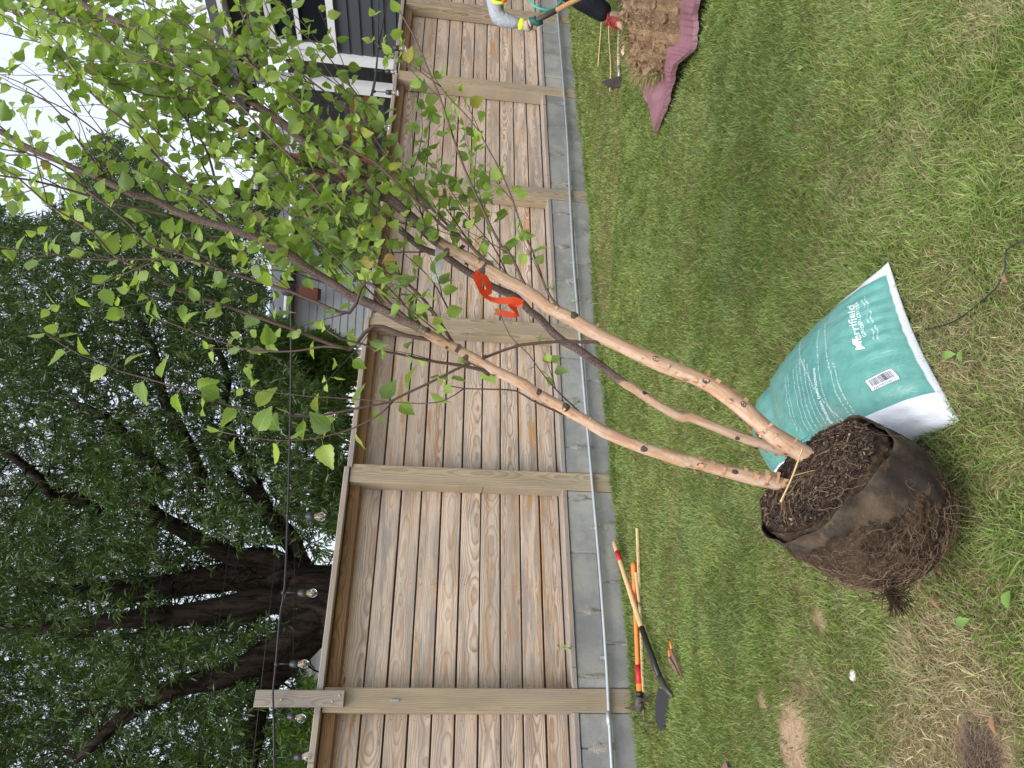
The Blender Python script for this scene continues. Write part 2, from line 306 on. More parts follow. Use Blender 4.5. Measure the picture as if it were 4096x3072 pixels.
# ================================================================== BLOCK WALL
t = T('concrete_block'); p = t.pos(); a = t.noise(p, 3.5, 5, .65); b = t.noise(p, 260, 3, .7); cc = t.attr(); e = t.noise(p, 7, 5, .7, .6)
c = t.mix(t.sm(a, .3, .7), (.25, .255, .25), (.38, .38, .365)); c = t.mix(t.m('MULTIPLY', t.sm(e, .52, .62), .65), c, (.40, .375, .31)); c = t.mix(t.m('MULTIPLY', t.sm(b, .5, .7), .5), c, (.09, .09, .09))
k = t.m('ADD', .88, t.m('MULTIPLY', t.sep(cc)[0], .3)); c = t.vm('MULTIPLY', c, t.comb(k, k, k)); M_block = t.bsdf(c, .93, t.m('ADD', b, t.m('MULTIPLY', e, .6)), .006, .8, spec=.15)
t = T('mortar'); p = t.pos(); a = t.noise(p, 14, 5, .7); b = t.noise(p, 150, 3); M_mort = t.bsdf(t.mix(t.sm(a, .35, .65), (.24, .23, .205), (.41, .385, .33)), .95, t.m('ADD', a, b), .01, .9, spec=.1)
bw = empty('block_wall', FP(3.5, .1, 0), 'low grey concrete block wall two courses high under the wooden fence', 'wall')
blk = MB(); mrt = MB(); posts = [-.95, .534, 2.031, 3.40, 5.021, 6.579, 7.947, 9.4, 10.9]
def rblock(s0, s1, z0_, z1_, o=.010):
    q = random.random(); dz = random.uniform(-.003, .003); oo = o+random.uniform(-.003, .004)
    c = FP((s0+s1)/2, oo+.09, (z0_+z1_)/2); X_, Y_, Z_ = TF*(s1-s0)/2, NF*.09, ZU*(z1_-z0_)/2; r = .006
    vs = []; 
    for (i, ss) in ((0, r), (1, 0)):
        o_ = -1 if i == 0 else -1+r/.09
        for (a_, b_) in ((-1, -1), (1, -1), (1, 1), (-1, 1)):
            vs.append(c+X_*a_*(1-ss/np.linalg.norm(X_))+Z_*b_*(1-ss/np.linalg.norm(Z_))+Y_*o_)
    for (a_, b_) in ((-1, -1), (1, -1), (1, 1), (-1, 1)): vs.append(c+X_*a_+Z_*b_+Y_)
    fs = [(0, 1, 2, 3)]+[(4*k+i, 4*k+(i+1) % 4, 4*k+4+(i+1) % 4, 4*k+4+i) for k in (0, 1) for i in range(4)]
    blk.add(vs, fs, [(q, 0, 0)]*12)
bays = [(posts[i], posts[i+1]-.14) for i in range(len(posts)-1)]
for (a0_, a1_) in bays:
    for (z0_, z1_, ph) in ((.172, .362, 0), (-.04, .163, .205), (-.25, -.05, 0)):
        edges = [a0_+.003]; s = .606+ph-4*.41
        while s < a1_-.02:
            if s > a0_+.02: edges += [s-.004, s+.004]
            s += .41
        edges.append(a1_-.003)
        for i in range(0, len(edges), 2):
            if edges[i+1]-edges[i] > .01: rblock(edges[i], edges[i+1], z0_, z1_)
    mrt.box(FP((a0_+a1_)/2, .10, .05), TF*(a1_-a0_)/2, NF*.083, ZU*.305)
    # smeared mortar patches standing proud of the joints
    s = .606-4*.41
    while s < a1_:
        for (off, zc) in ((0, .27), (.205, .06)):
            q = s+off
            if a0_+.03 < q < a1_-.03 and random.random() < .75:
                n = 16; zz = zc+random.uniform(-.05, .03); hw, hh = random.uniform(.012, .034), random.uniform(.05, .10)
                ring = [FP(q+hw*math.cos(k/n*6.283)*random.uniform(.6, 1.3), .006, zz+hh*math.sin(k/n*6.283)*random.uniform(.7, 1.1)) for k in range(n)]
                mrt.add([FP(q, .0015, zz)]+ring+[r_+NF*.012 for r_ in ring], [(0, k+1, (k+1) % n+1) for k in range(n)]+[(k+1, (k+1) % n+1, n+(k+1) % n+1, n+k+1) for k in range(n)])
        s += .41
blk.build('blocks', M_block, bw); mrt.build('mortar', M_mort, bw)
# ================================================================== FENCE
scr = flat('dark_screw', (.05, .045, .04), .5, .6)
fe = empty('wooden_fence', FP(3.5, .1, 0), 'weathered wooden fence of horizontal slats between square posts above the block wall', 'fence')
for s1 in posts:
    m = MB(); m.board(FP(s1-.07, .07, .98), ZU*.976, TF*.07, NF*.07); m.build('post', M_post, fe)
for i, (a0_, a1_) in enumerate(bays):
    m = MB(); L = a1_-a0_
    for k in range(10):
        z0_ = .412+k*.1472; dz = random.uniform(-.0015, .0015); gp = .1355+random.uniform(-.0015, .0015)
        m.board(FP((a0_+a1_)/2+random.uniform(-.002, .002), .160+random.uniform(-.003, .003), z0_+.0695+dz), TF*(L/2+.066), ZU*gp/2+TF*random.uniform(-.001, .001), NF*.011, warp=.0015)
    for k in range(10):
        for s in (a0_+.03, (a0_+a1_)/2, a1_-.03):
            for dz in (.035, .105):
                n_ = len(m.f); m.lathe(FP(s+random.uniform(-.004, .004), .1475, .412+k*.1472+dz), -NF, [(0, .0028), (.0008, .0028)], 6, at=[(0, 0, 0)]*12)
                for i_ in range(n_, len(m.f)): m.mi[i_] = 1
    m.build('slat_panel', [M_slat, scr], fe)
    m = MB()                                       # boards on the far side of the rails close the gaps
    for k in range(11):
        z0_ = .408+k*.1472; m.board(FP((a0_+a1_)/2, .215, z0_), TF*(L/2+.064), ZU*.068, NF*.009)
    m.build('rear_slats', M_rail, fe)
    m = MB(); m.board(FP((a0_+a1_)/2, .105, 1.919), TF*(L/2-.001), ZU*.037, NF*.032); m.build('top_rail', M_rail, fe)
    m = MB(); m.board(FP((a0_+a1_)/2, .077, .386), TF*(L/2-.0015), NF*.075, ZU*.018); m.build('sill_board', M_cap, fe)
capz = {0: 1.996, 1: 1.985, 2: 1.975, 3: 1.972}
segs = [(-2.4, -.07, 2.004), (-.068, 2.0, 2.003), (2.002, 3.33, 1.985), (3.332, 4.93, 1.972), (4.95, 6.5, 1.992), (6.502, 9.3, 2.012), (9.302, 11.5, 2.012)]
for (a0_, a1_, zt) in segs:
    m = MB(); m.board(FP((a0_+a1_)/2, .075, zt-.0195), TF*(a1_-a0_)/2, NF*.088, ZU*.019); m.build('cap_rail', M_cap, fe)
for (v, y) in ((1724, 2798),):                      # small metal tag stuck in the front post
    pass
tg = MB(); c = FP(.46, -.004, 1.53); tg.prism([c+TF*a_+ZU*b_ for a_, b_ in ((-.006, -.028), (.006, -.03), (.007, .022), (.001, .032), (-.007, .022))], -NF*.004)
tg.build('metal_tag', flat('tag_blue_grey', (.32, .40, .45), .4, .5), fe)
ext = empty('light_post_extension', FP(.46, -.02, 2.1), 'short grey upright board screwed on top of the front fence post, holding the light cable', 'board')
m = MB(); m.board(FP(.468, -.018, 2.095), ZU*.262, TF*.047, NF*.017); m.build('board', M_cap, ext)
M_zinc = flat('zinc_screw', (.5, .5, .48), .35, .8)
for (s, z) in ((.45, 1.9), (.485, 1.86), (.46, 2.2)): m = MB(); m.lathe(FP(s, -.0355, z), -NF, [(0, .006), (.002, .006), (.003, .003)], 10); m.build('screw', M_zinc, ext)
# ------------------------------------------------------------------ conduit
M_galv = flat('galvanised_pipe', (.47, .50, .53), .42, .55, .2, 14, .0006)
cd = empty('conduit_pipe', FP(3, -.02, .17), 'thin galvanised metal conduit running along the face of the block wall', 'pipe')
cp = [(-1.2, .19), (.087, .186), (.653, .172), (1.349, .169), (2.171, .180), (2.8, .187), (3.383, .190), (4.086, .196), (4.9, .185), (5.686, .170), (6.712, .168), (8.055, .172), (10, .17)]
m = MB(); m.tube(catmull([FP(s, -.016, z) for s, z in cp], .08), .0125, 12); m.build('pipe', M_galv, cd, True)
for s in (.72, 1.6, 4.09, 5.1, 6.3, 7.6, 2.45):
    z = np.interp(s, [q[0] for q in cp], [q[1] for q in cp]); m = MB()
    m.tube([FP(s-.009, -.016, z), FP(s+.009, -.016, z)], .0145, 14); m.box(FP(s, -.004, z+.024), TF*.009, NF*.003, ZU*.013); m.lathe(FP(s, -.007, z+.028), -NF, [(0, .005), (.003, .005)], 6); m.build('clamp', M_galv, cd)
m = MB(); z = .185; m.tube([FP(.32, -.016, z), FP(.40, -.016, z)], .0155, 14); m.build('coupling', M_galv, cd, True)

# ================================================================== BIRCH LYING AGAINST ITS ROOT BALL
t = T('birch_bark'); a = t.attr(); L_, ang, age = t.sep(a); p = t.pos()
an = t.m('MULTIPLY', ang, 6.283); q = t.comb(t.m('MULTIPLY', L_, 1.), t.m('COSINE', an), t.m('SINE', an))
pl = t.noise(t.comb(t.m('MULTIPLY', L_, 55.), t.m('MULTIPLY', t.m('COSINE', an), 1.3), t.m('MULTIPLY', t.m('SINE', an), 1.3)), 1., 5, .65, .4)
pm = t.noise(t.comb(t.m('MULTIPLY', L_, 9.), t.m('COSINE', an), t.m('SINE', an)), 1.2, 4, .6)
peach = t.mix(t.sm(pm, .35, .65), (.43, .255, .155), (.54, .40, .30)); peach = t.mix(t.m('MULTIPLY', t.sm(pl, .55, .66), .8), peach, (.52, .27, .13)); peach = t.mix(t.m('MULTIPLY', t.sm(pl, .30, .22), .8), peach, (.86, .74, .62))
lent = t.voro(t.comb(t.m('MULTIPLY', L_, 260.), t.m('MULTIPLY', t.m('COSINE', an), 3.2), t.m('MULTIPLY', t.m('SINE', an), 3.2)), 1.)
dk = t.mix(t.sm(pm, .3, .7), (.085, .055, .048), (.15, .105, .09)); dk = t.mix(t.m('MULTIPLY', t.m('LESS_THAN', lent.outputs['Distance'], .26), .7), dk, (.42, .36, .31))
ed = t.sm(t.m('ADD', age, t.m('MULTIPLY', t.m('SUBTRACT', pm, .5), .5)), .45, .55); c = t.mix(ed, peach, dk)
M_bark = t.bsdf(c, .75, t.m('ADD', pl, t.m('MULTIPLY', pm, .5)), .004, .7, spec=.2)
M_twig = flat('dark_twig_bark', (.105, .065, .055), .6, 0, .3, 60, .001)
M_scar = flat('black_branch_scar', (.085, .065, .055), .9, 0, .4, 120, .004)
M_curl = flat('peeling_bark_curl', (.50, .30, .17), .7, 0, .4, 60, .002)
BN = np.array([.61, 0, .792]); BN /= np.linalg.norm(BN); BE = np.array([.792, 0, -.61]); BE /= np.linalg.norm(BE); BY = np.cross(BN, BE)
BC = G(3265, 1900, .385)
bt = empty('birch_tree', (BC[0]-.25, BC[1], 0), 'young three stemmed river birch with peeling pinkish bark tipped over on its bare root ball', 'tree')
def path(pts, d0, d1, r0, r1, disc=False):
    "photo outline points of a stem -> real 3D centre line with its own distance"
    n = len(pts); L = np.concatenate([[0], np.cumsum([math.hypot(pts[i+1][0]-pts[i][0], pts[i+1][1]-pts[i][1]) for i in range(n-1)])]); L /= L[-1]
    out = []
    for (v, y), l in zip(pts, L): out.append([*P(v, y, d0+(d1-d0)*l), r0+(r1-r0)*l**.8])
    return catmull(np.array(out), .025)
def r5(*a): return [(1400+x/1.58, 1000+y/1.58) for x, y in a]
def r2(*a): return [(1400+x/1.58, y/1.58) for x, y in a]
def r1(*a): return [(x/1.58, y/1.58) for x, y in a]
def r4(*a): return [(x/1.58, 1000+y/1.58) for x, y in a]
def r6(*a): return [(2696+x/1.58, 1000+y/1.58) for x, y in a]
pA = [(3262, 1842)]+r6((780, 1265), (620, 1165), (480, 1040), (350, 930), (190, 830))+r5((2000, 735), (1850, 670), (1700, 600), (1600, 552), (1480, 485), (1400, 435), (1250, 362), (1180, 302), (1090, 240), (1000, 200), (920, 150), (850, 110), (750, 50))+r2((560, 1530), (400, 1385), (300, 1300), (200, 1220), (100, 1150), (0, 1100))+r1((2100, 1000), (1950, 920), (1800, 790), (1700, 720), (1550, 620), (1450, 570), (1350, 480), (1200, 370), (1050, 290), (900, 210), (780, 150), (640, 90), (520, 20), (430, -80), (250, -220))
pB = [(3190, 1822)]+r6((600, 1240), (400, 1175), (250, 1115), (100, 1055))+r5((2100, 1060), (2000, 1010), (1900, 950), (1800, 880), (1700, 820), (1600, 740), (1500, 670), (1430, 620), (1350, 580), (1280, 520), (1200, 430), (1130, 380), (1050, 300), (900, 230), (800, 170), (700, 110), (600, 40))+r2((460, 1570), (350, 1480), (200, 1350), (100, 1260), (0, 1190))+r1((2100, 1110), (1950, 1050), (1850, 1010), (1750, 980), (1650, 900), (1500, 800), (1300, 690), (1100, 560), (900, 430), (700, 330), (500, 230), (300, 100), (120, -80))
pC = [(3150, 1945)]+r6((680, 1480), (500, 1440), (300, 1390), (100, 1335))+r5((2100, 1330), (1980, 1290), (1850, 1250), (1700, 1190), (1600, 1145), (1500, 1085), (1400, 1030), (1300, 970), (1180, 910), (1100, 850), (1000, 800), (920, 765), (830, 710), (740, 660), (680, 630), (560, 570), (480, 520), (400, 470), (320, 440), (250, 400), (150, 350), (80, 320))+r4((2212, 290), (2100, 210), (1950, 120), (1820, 20))+r1((1780, 1590), (1650, 1520), (1550, 1480), (1400, 1430), (1250, 1390), (1100, 1330), (950, 1250), (850, 1230), (700, 1160), (600, 1110), (480, 1070), (380, 1020), (280, 980), (150, 920), (0, 830), (-250, 720), (-500, 620))
dA = float((RP(3240, 1830, BC, BN)-O)@FW); dB = float((RP(3170, 1815, BC, BN)-O)@FW); dC = float((RP(3150, 1940, BC, BN)-O)@FW)
TA = path(pA, dA, 2.05, .0268, .0072); TB = path(pB, dB+.02, 2.30, .0160, .006); TC = path(pC, dC, 1.78, .0200, .0068)
def stem(pts, age0, age1):
    m = MB(); n = len(pts); k = 14; wob = np.array([1+.05*math.sin(i*.9+pts[0][0]*9) for i in range(n)])
    m.tube(pts[:, :3], pts[:, 3]*wob, k, at=lambda t_, a_: (t_*3.2, a_, np.interp(t_, [0, age0, age1, 1], [0, .2, .9, 1]))); return m.build('trunk', M_bark, bt, True)
tA = stem(TA, .36, .52); tB = stem(TB, .16, .22); tC = stem(TC, .38, .50)
scars = []
def scar_at(Tp, frs, tr, sc_=1.):
    for fr in frs:
        i = int(fr*(len(Tp)-1)); c = Tp[i, :3]; r = Tp[i, 3]; tg_ = Tp[min(i+1, len(Tp)-1), :3]-c; tg_ /= np.linalg.norm(tg_)
        side = -FW*.9+rng.normal(0, .5, 3); side -= tg_*(side@tg_); side /= np.linalg.norm(side); q = np.cross(side, tg_); m = MB(); n = 9
        ring = lambda rr, h: [c+side*(r*.93+h)+(tg_*math.cos(a_)*1.3+q*math.sin(a_))*rr*random.uniform(.8, 1.2) for a_ in [6.283*k/n for k in range(n)]]
        vs = ring(.011*sc_, -.003)+ring(.009*sc_, .0022)+ring(.004*sc_, .001)+[c+side*(r*.93+.003)]
        m.add(vs, [(j*n+k, j*n+(k+1) % n, j*n+n+(k+1) % n, j*n+n+k) for j in (0, 1) for k in range(n)]+[(2*n+k, 2*n+(k+1) % n, 3*n) for k in range(n)])
        m.build('branch_scar', M_scar, tr, True)
scar_at(TA, (.045, .110, .148, .205), tA, .8); scar_at(TC, (.078, .118, .205), tC, .75); scar_at(TB, (.065, .16), tB, .6)
# dark collars where the bark turns over, and curls of loose bark
for (Tp, tr, frs) in ((TA, tA, (.295, .375, .43)), (TC, tC, (.285, .33, .385, .44))):
    for fr in frs:
        i = int(fr*(len(Tp)-1)); m = MB(); pts = Tp[i-1:i+2, :3]; tgc = pts[2]-pts[0]; tgc /= np.linalg.norm(tgc); sdc = np.cross(tgc, -FW)*random.choice((-1, 1))*.6-FW*.6+rng.normal(0, .2, 3); sdc -= tgc*(sdc@tgc); sdc /= np.linalg.norm(sdc); r_ = Tp[i, 3]
        m.tube([pts[1]-tgc*r_*.7+sdc*r_*.1, pts[1]-tgc*r_*.25+sdc*r_*.22, pts[1]+tgc*r_*.2+sdc*r_*.30, pts[1]+tgc*r_*.8+sdc*r_*.45], [r_*.82, r_*.93, r_*.92, r_*.5], 13); m.build('bark_collar', M_scar, tr, True)
def curls(Tp, tr, f0, f1, n, sz=.02, mat=M_curl):
    m = MB()
    for _ in range(n):
        fr = random.uniform(f0, f1); i = min(len(Tp)-2, int(fr*(len(Tp)-1))); c = Tp[i, :3]; r = Tp[i, 3]; tg_ = Tp[i+1, :3]-c; tg_ /= np.linalg.norm(tg_)
        a_ = random.uniform(0, 6.28); s_ = np.cross(tg_, FW); s_ /= np.linalg.norm(s_); o2 = np.cross(s_, tg_); e1 = s_*math.cos(a_)+o2*math.sin(a_); e2 = np.cross(tg_, e1)
        L = sz*random.uniform(.4, 1.5); W_ = sz*random.uniform(.25, .8); cur = random.uniform(.3, 2.0); vs = []; K = 5
        for j in range(K):
            t_ = j/(K-1); rr = r*1.0+.0006+L*.55*t_*t_*cur*.5; th_ = t_*L/r*.7
            b_ = c+e1*math.cos(th_)*rr+e2*math.sin(th_)*rr; jw = random.uniform(.75, 1.15)
            vs += [b_-tg_*W_*jw*.5, b_+tg_*W_*jw*.5]
        m.add(vs, [(2*j, 2*j+1, 2*j+3, 2*j+2) for j in range(K-1)])
    m.build('peeling_bark', mat, tr, fixn=False)
curls(TA, tA, .0, .20, 55, .022); curls(TC, tC, .0, .13, 60, .022); curls(TA, tA, .2, .42, 30, .012); curls(TC, tC, .13, .4, 35, .012); curls(TB, tB, .0, .05, 9, .020, M_curl); curls(TB, tB, .0, .045, 6, .02, M_scar); curls(TC, tC, .36, .45, 8, .018, M_scar); curls(TA, tA, .36, .44, 9, .02, M_scar)
# ---- main branches traced one by one, then side twigs and leaves grown from them
BR = []
def br(pts, d0, d1, r0, r1_=.0015, leafy=(.15, 1), dens=1.): BR.append((path(pts, d0, d1, r0, r1_), leafy, dens))
def dep(Tp, fr): i = int(fr*(len(Tp)-1)); return float((Tp[i, :3]-O)@FW)
br(r5((1600, 578), (1480, 582), (1300, 580), (1080, 600), (980, 630), (850, 680), (700, 740), (500, 840), (350, 910), (250, 960), (100, 990))+r4((2212, 1010), (2000, 1050), (1830, 1045), (1700, 1035), (1500, 1000), (1250, 910), (1090, 860), (920, 810), (740, 760), (650, 710), (500, 660), (380, 590), (300, 535)), dep(TA, .25), 1.62, .0050, .0012, (.22, 1), -1)
br(r5((270, 960), (200, 1030), (100, 1090))+r4((2212, 1135), (2000, 1190), (1850, 1203), (1700, 1200), (1500, 1170), (1400, 1150)), 1.74, 1.66, .0024, .0010, (.2, 1), -1)
br(r5((1340, 1035), (1150, 950), (1050, 890), (900, 880), (720, 875), (600, 850)), dep(TC, .15), 1.72, .0035, .0012, (.9, 1), .3)
br(r5((720, 875), (600, 950), (450, 970), (200, 955), (0, 940))+r4((2212, 940), (1900, 920), (1650, 890), (1540, 875)), 1.75, 1.72, .0018, .0008, (.85, 1), .5)
br(r5((1480, 1050), (1300, 880), (1200, 760), (1130, 660), (1010, 540), (950, 400)), dep(TC, .13), 1.95, .0026, .001, (.2, 1), .25)
br(r5((960, 800), (900, 775), (700, 730), (500, 700), (300, 655), (190, 640), (100, 600))+r4((2150, 560), (2050, 500)), dep(TC, .24), 1.65, .0055, .002, (.3, 1), .55)
br(r5((1460, 460), (1330, 370), (1240, 250), (1200, 130), (1160, 30))+r2((1160, 1600), (1090, 1450), (1030, 1270), (960, 1100), (880, 950), (800, 810), (700, 690), (610, 600), (540, 500), (450, 430), (330, 300)), dep(TA, .3), 1.9, .0042, .001, (.1, 1), .55)
br(r5((1230, 350), (1120, 250), (1050, 100), (980, -20))+r2((960, 1560), (870, 1390), (760, 1150), (690, 980), (640, 830), (570, 620), (520, 500), (450, 330), (390, 200), (330, 100), (280, 0), (240, -80)), dep(TA, .33), 1.85, .0050, .0018, (.12, 1), .45)
br(r5((1000, 190), (850, 60), (700, -80))+r2((600, 1440), (450, 1300), (300, 1160), (150, 1020), (0, 950))+r1((2100, 870), (1850, 620), (1700, 500), (1550, 380), (1350, 270), (1100, 120), (900, 0), (780, -70)), dep(TA, .38), 1.75, .0050, .0018, (.1, 1), .9)
br(r5((880, 790), (700, 650), (590, 490), (480, 330), (350, 200), (200, 60))+r2((100, 1560), (0, 1450))+r1((2050, 1270), (1900, 1060), (1700, 860), (1500, 650), (1250, 480), (1000, 400), (700, 280), (400, 120), (200, 20)), dep(TC, .26), 1.72, .0050, .0015, (.1, 1), .9)
br(r2((700, 1500), (500, 1300), (250, 1000), (100, 800), (0, 700))+r1((2212, 700), (1950, 500), (1800, 380), (1600, 220), (1490, 0), (1440, -90)), dep(TA, .48), 1.8, .0045, .0015, (.05, 1), .75)
br(r2((300, 1290), (150, 900), (60, 620), (0, 540))+r1((2050, 330), (1900, 200), (1720, 0)), dep(TA, .55), 2.0, .0038, .0012, (.05, 1), .8)
br(r2((240, 950), (170, 700), (60, 640), (-100, 500))+r1((2000, 320),), 1.95, 1.9, .003, .001, (.0, 1), .8)
br(r5((560, 570), (420, 480), (250, 340), (100, 200))+r4((2212, 395), (2000, 330), (1800, 250), (1500, 160), (1300, 90), (1100, 10))+r1((950, 1550), (800, 1400), (650, 1280), (500, 1160), (420, 1090), (250, 1000), (0, 900), (-100, 860)), dep(TC, .33), 1.55, .0058, .0016, (.1, 1), .8)
br(r5((560, 575), (350, 540), (150, 480))+r4((2212, 630), (2100, 600), (1900, 520), (1700, 450), (1500, 380), (1300, 310), (1100, 240), (950, 150), (800, 80))+r1((700, 1600), (600, 1480), (480, 1400), (300, 1290), (200, 1200), (100, 1110), (0, 1060), (-120, 1000)), dep(TC, .33), 1.5, .0060, .0016, (.12, 1), .75)
br(r4((2200, 625), (2050, 610), (1850, 640), (1600, 635), (1430, 590), (1250, 530), (1100, 470), (980, 430)), 1.68, 1.62, .0030, .0009, (.3, 1), .5)
br(r1((1100, 1370), (900, 1320), (700, 1280), (600, 1250), (400, 1190), (200, 1140), (0, 1110), (-150, 1080)), dep(TC, .68), 1.6, .0045, .002, (.05, 1), .8)
br(r1((1450, 1440), (1200, 1180), (1000, 1000), (850, 820), (640, 650), (480, 480), (300, 280), (150, 170), (0, 90), (-80, 40)), dep(TC, .6), 1.68, .0048, .0015, (.05, 1), .9)
br(r1((1700, 720), (1400, 640), (1100, 620), (900, 590), (700, 500), (500, 380), (300, 300)), dep(TA, .72), 1.8, .0042, .0012, (.05, 1), .9)
br(r1((1500, 1480), (1380, 1200), (1280, 900), (1050, 600), (900, 380), (700, 200), (500, 60), (350, -50)), 1.95, 2.1, .0045, .0015, (.05, 1), .9)
br(r1((700, 1160), (500, 900), (380, 720), (200, 560), (0, 470), (-90, 430)), dep(TC, .76), 1.75, .0036, .001, (.05, 1), .9)
br(r1((640, 130), (400, 100), (200, 20), (80, -40)), dep(TA, .9), 2.1, .003, .001, (0, 1), 1.)
br(r4((2200, 300), (1900, 60))+r1((1700, 1400), (1350, 1150), (1200, 820), (1180, 500), (1000, 280), (900, 0)), 1.95, 2.2, .005, .0015, (0.05, 1), .9)
br(r4((1300, 70), (1100, 60), (800, 60), (560, 60), (300, 20))+r1((0, 1560),), 1.62, 1.5, .003, .001, (.1, 1), .7)
for (a_, b_, c_, d_) in (((1250, 900), (1000, 560), 2.1, 2.0), ((1400, 650), (900, 180), 2.15, 1.9), ((1500, 900), (1150, 700), 2.1, 2.2), ((1600, 1100), (1500, 700), 2.05, 2.15), ((1350, 1150), (1000, 1080), 1.9, 1.8), ((1700, 900), (1650, 520), 2.1, 2.2), ((1900, 1000), (1700, 700), 2.1, 2.1), ((1150, 700), (700, 420), 2.0, 2.2), ((900, 500), (300, 60), 2.1, 2.1), ((700, 600), (200, 200), 1.9, 1.9), ((500, 620), (0, 330), 1.8, 1.7), ((1800, 1250), (1600, 1000), 1.95, 1.95), ((1500, 1250), (1250, 950), 1.9, 2.0), ((2050, 1150), (1850, 850), 2.0, 2.1), ((1050, 420), (850, 60), 2.1, 2.1), ((1300, 420), (1050, -20), 2.1, 1.95)):
    mx_ = ((a_[0]+b_[0])/2+random.uniform(-40, 40), (a_[1]+b_[1])/2+random.uniform(-40, 40)); br([a_, mx_, b_], c_, d_, .003, .001, (0, 1), .95)
mbr = []
LV = []   # leaf: base, dir, normal, size, tint
DN3 = np.array([0, 0, -1.])
GAP = [(x/1.58, y/1.58) for x, y in ((-200, 200), (130, 200), (330, 450), (450, 600), (620, 690), (820, 860), (720, 950), (520, 890), (350, 720), (200, 560), (60, 450), (-200, 460))]
def ingap(p):
    q = p-O; d = q@FW; v, y = 2048+f*(q@dn2)/d, 1536-f*(q@rt2)/d; c = False
    for i in range(len(GAP)):
        x1, y1 = GAP[i]; x2, y2 = GAP[(i+1) % len(GAP)]
        if (y1 > y) != (y2 > y) and v < (x2-x1)*(y-y1)/(y2-y1)+x1: c = not c
    return c
def addleaf(p, d, size, tint=None):
    if ingap(p) and rng.random() < .88: return
    size = size*.82
    pet = size*.32*rng.uniform(.7, 1.2); tipd = d/np.linalg.norm(d); q = p+tipd*pet*.9+DN3*pet*.25
    mid.tube([p, (p+q)/2+DN3*.001, q], .0006, 3, cap=False)
    ld = tipd*.75+DN3*rng.uniform(.1, .8)+rng.normal(0, .28, 3); ld /= np.linalg.norm(ld)
    nn = ZU*.55-FW*.25+rng.normal(0, .55, 3); nn -= ld*(nn@ld); nn /= np.linalg.norm(nn)+1e-9
    LV.append((q, ld, nn, size, rng.random() if tint is None else tint, rng.random()))
petioles = MB(); mid = petioles
def leaf_run(pts, f0, f1, gap, size, side=None):
    L = 0; last = 0; n = len(pts); tot = sum(np.linalg.norm(pts[i+1, :3]-pts[i, :3]) for i in range(n-1)); k = random.randint(0, 1); nxt = f0*tot+random.uniform(0, gap)
    for i in range(n-1):
        seg = pts[i+1, :3]-pts[i, :3]; l = np.linalg.norm(seg)
        while nxt <= L+l and nxt <= f1*tot:
            c = pts[i, :3]+seg*((nxt-L)/l); tg_ = seg/l; s_ = np.cross(tg_, -FW+rng.normal(0, .35, 3)); s_ /= np.linalg.norm(s_)
            if side is None: s_ = s_*(1 if k % 2 else -1)
            d = s_*1.0+tg_*rng.uniform(.3, .9)+rng.normal(0, .25, 3)
            addleaf(c, d, size*rng.uniform(.78, 1.22)*(1-.2*(nxt/tot))); k += 1; nxt += gap*rng.uniform(.75, 1.3)
        L += l
    tg_ = pts[-1, :3]-pts[-3, :3]; tg_ /= np.linalg.norm(tg_)
    for _ in range(2): addleaf(pts[-1, :3], tg_+rng.normal(0, .4, 3), size*.55, .9)
def grow(p, d, L, r, depth_, dens):
    n = max(4, int(L/.03)); pts = [[*p, r]]; d = d/np.linalg.norm(d)
    for i in range(n):
        d = d+rng.normal(0, .05, 3)+ZU*.02; d /= np.linalg.norm(d); p = p+d*L/n; pts.append([*p, r*(1-.75*(i+1)/n)])
    pts = np.array(pts); tw.tube(pts[:, :3], pts[:, 3], 5); leaf_run(pts, .05, 1, .029/dens, .056)
    if depth_ > 0:
        for fr in np.arange(.2, .8, .26):
            if rng.random() < .7*dens:
                i = int(fr*n); dd = pts[i+1, :3]-pts[i, :3]; dd /= np.linalg.norm(dd); grow(pts[i, :3], dd+rng.normal(0, .42, 3), L*rng.uniform(.4, .6), r*.5, 0, dens)
tw = MB()
for (pts, (l0, l1), dens) in BR:
    m = MB(); m.tube(pts[:, :3], pts[:, 3], 7); m.build('branch', M_twig, bt, True); n = len(pts)
    if dens < 0:
        leaf_run(pts, l0, l1, .040, .080); continue
    tot = n*.025; leaf_run(pts, max(l0, .25), l1, .075/dens, .054)
    s = l0*n+2
    while s < n-3:
        i = int(s); dd = pts[i+1, :3]-pts[i, :3]; dd /= np.linalg.norm(dd); sd_ = np.cross(dd, -FW); sd_ = sd_/np.linalg.norm(sd_)*(1 if rng.random() < .5 else -1)
        inb = 1.
        grow(pts[i, :3], dd+sd_*rng.uniform(.12, .45)+FW*rng.normal(.05, .25), rng.uniform(.14, .42)*min(1, .45+dens*.7), .0017, 1 if rng.random() < .5 else 0, max(.55, min(1, dens))); s += rng.uniform(3.2, 6.0)/dens
for Tp, f0 in ((TA, .46), (TB, .42), (TC, .40)):
    n = len(Tp); s = f0*n
    while s < n-4:
        i = int(s); dd = Tp[i+1, :3]-Tp[i, :3]; dd /= np.linalg.norm(dd); sd_ = np.cross(dd, -FW); sd_ = sd_/np.linalg.norm(sd_)*(1 if rng.random() < .5 else -1)
        grow(Tp[i, :3], dd+sd_*rng.uniform(.2, .55)+FW*rng.normal(.0, .3), rng.uniform(.25, .6), .0026, 1, .9); s += rng.uniform(2.0, 4.0)
tw.build('twigs', M_twig, bt, True); 
M_pet = flat('leaf_stalk_green', (.22, .28, .09), .5); petioles.build('leaf_stalks', M_pet, bt, fixn=False)
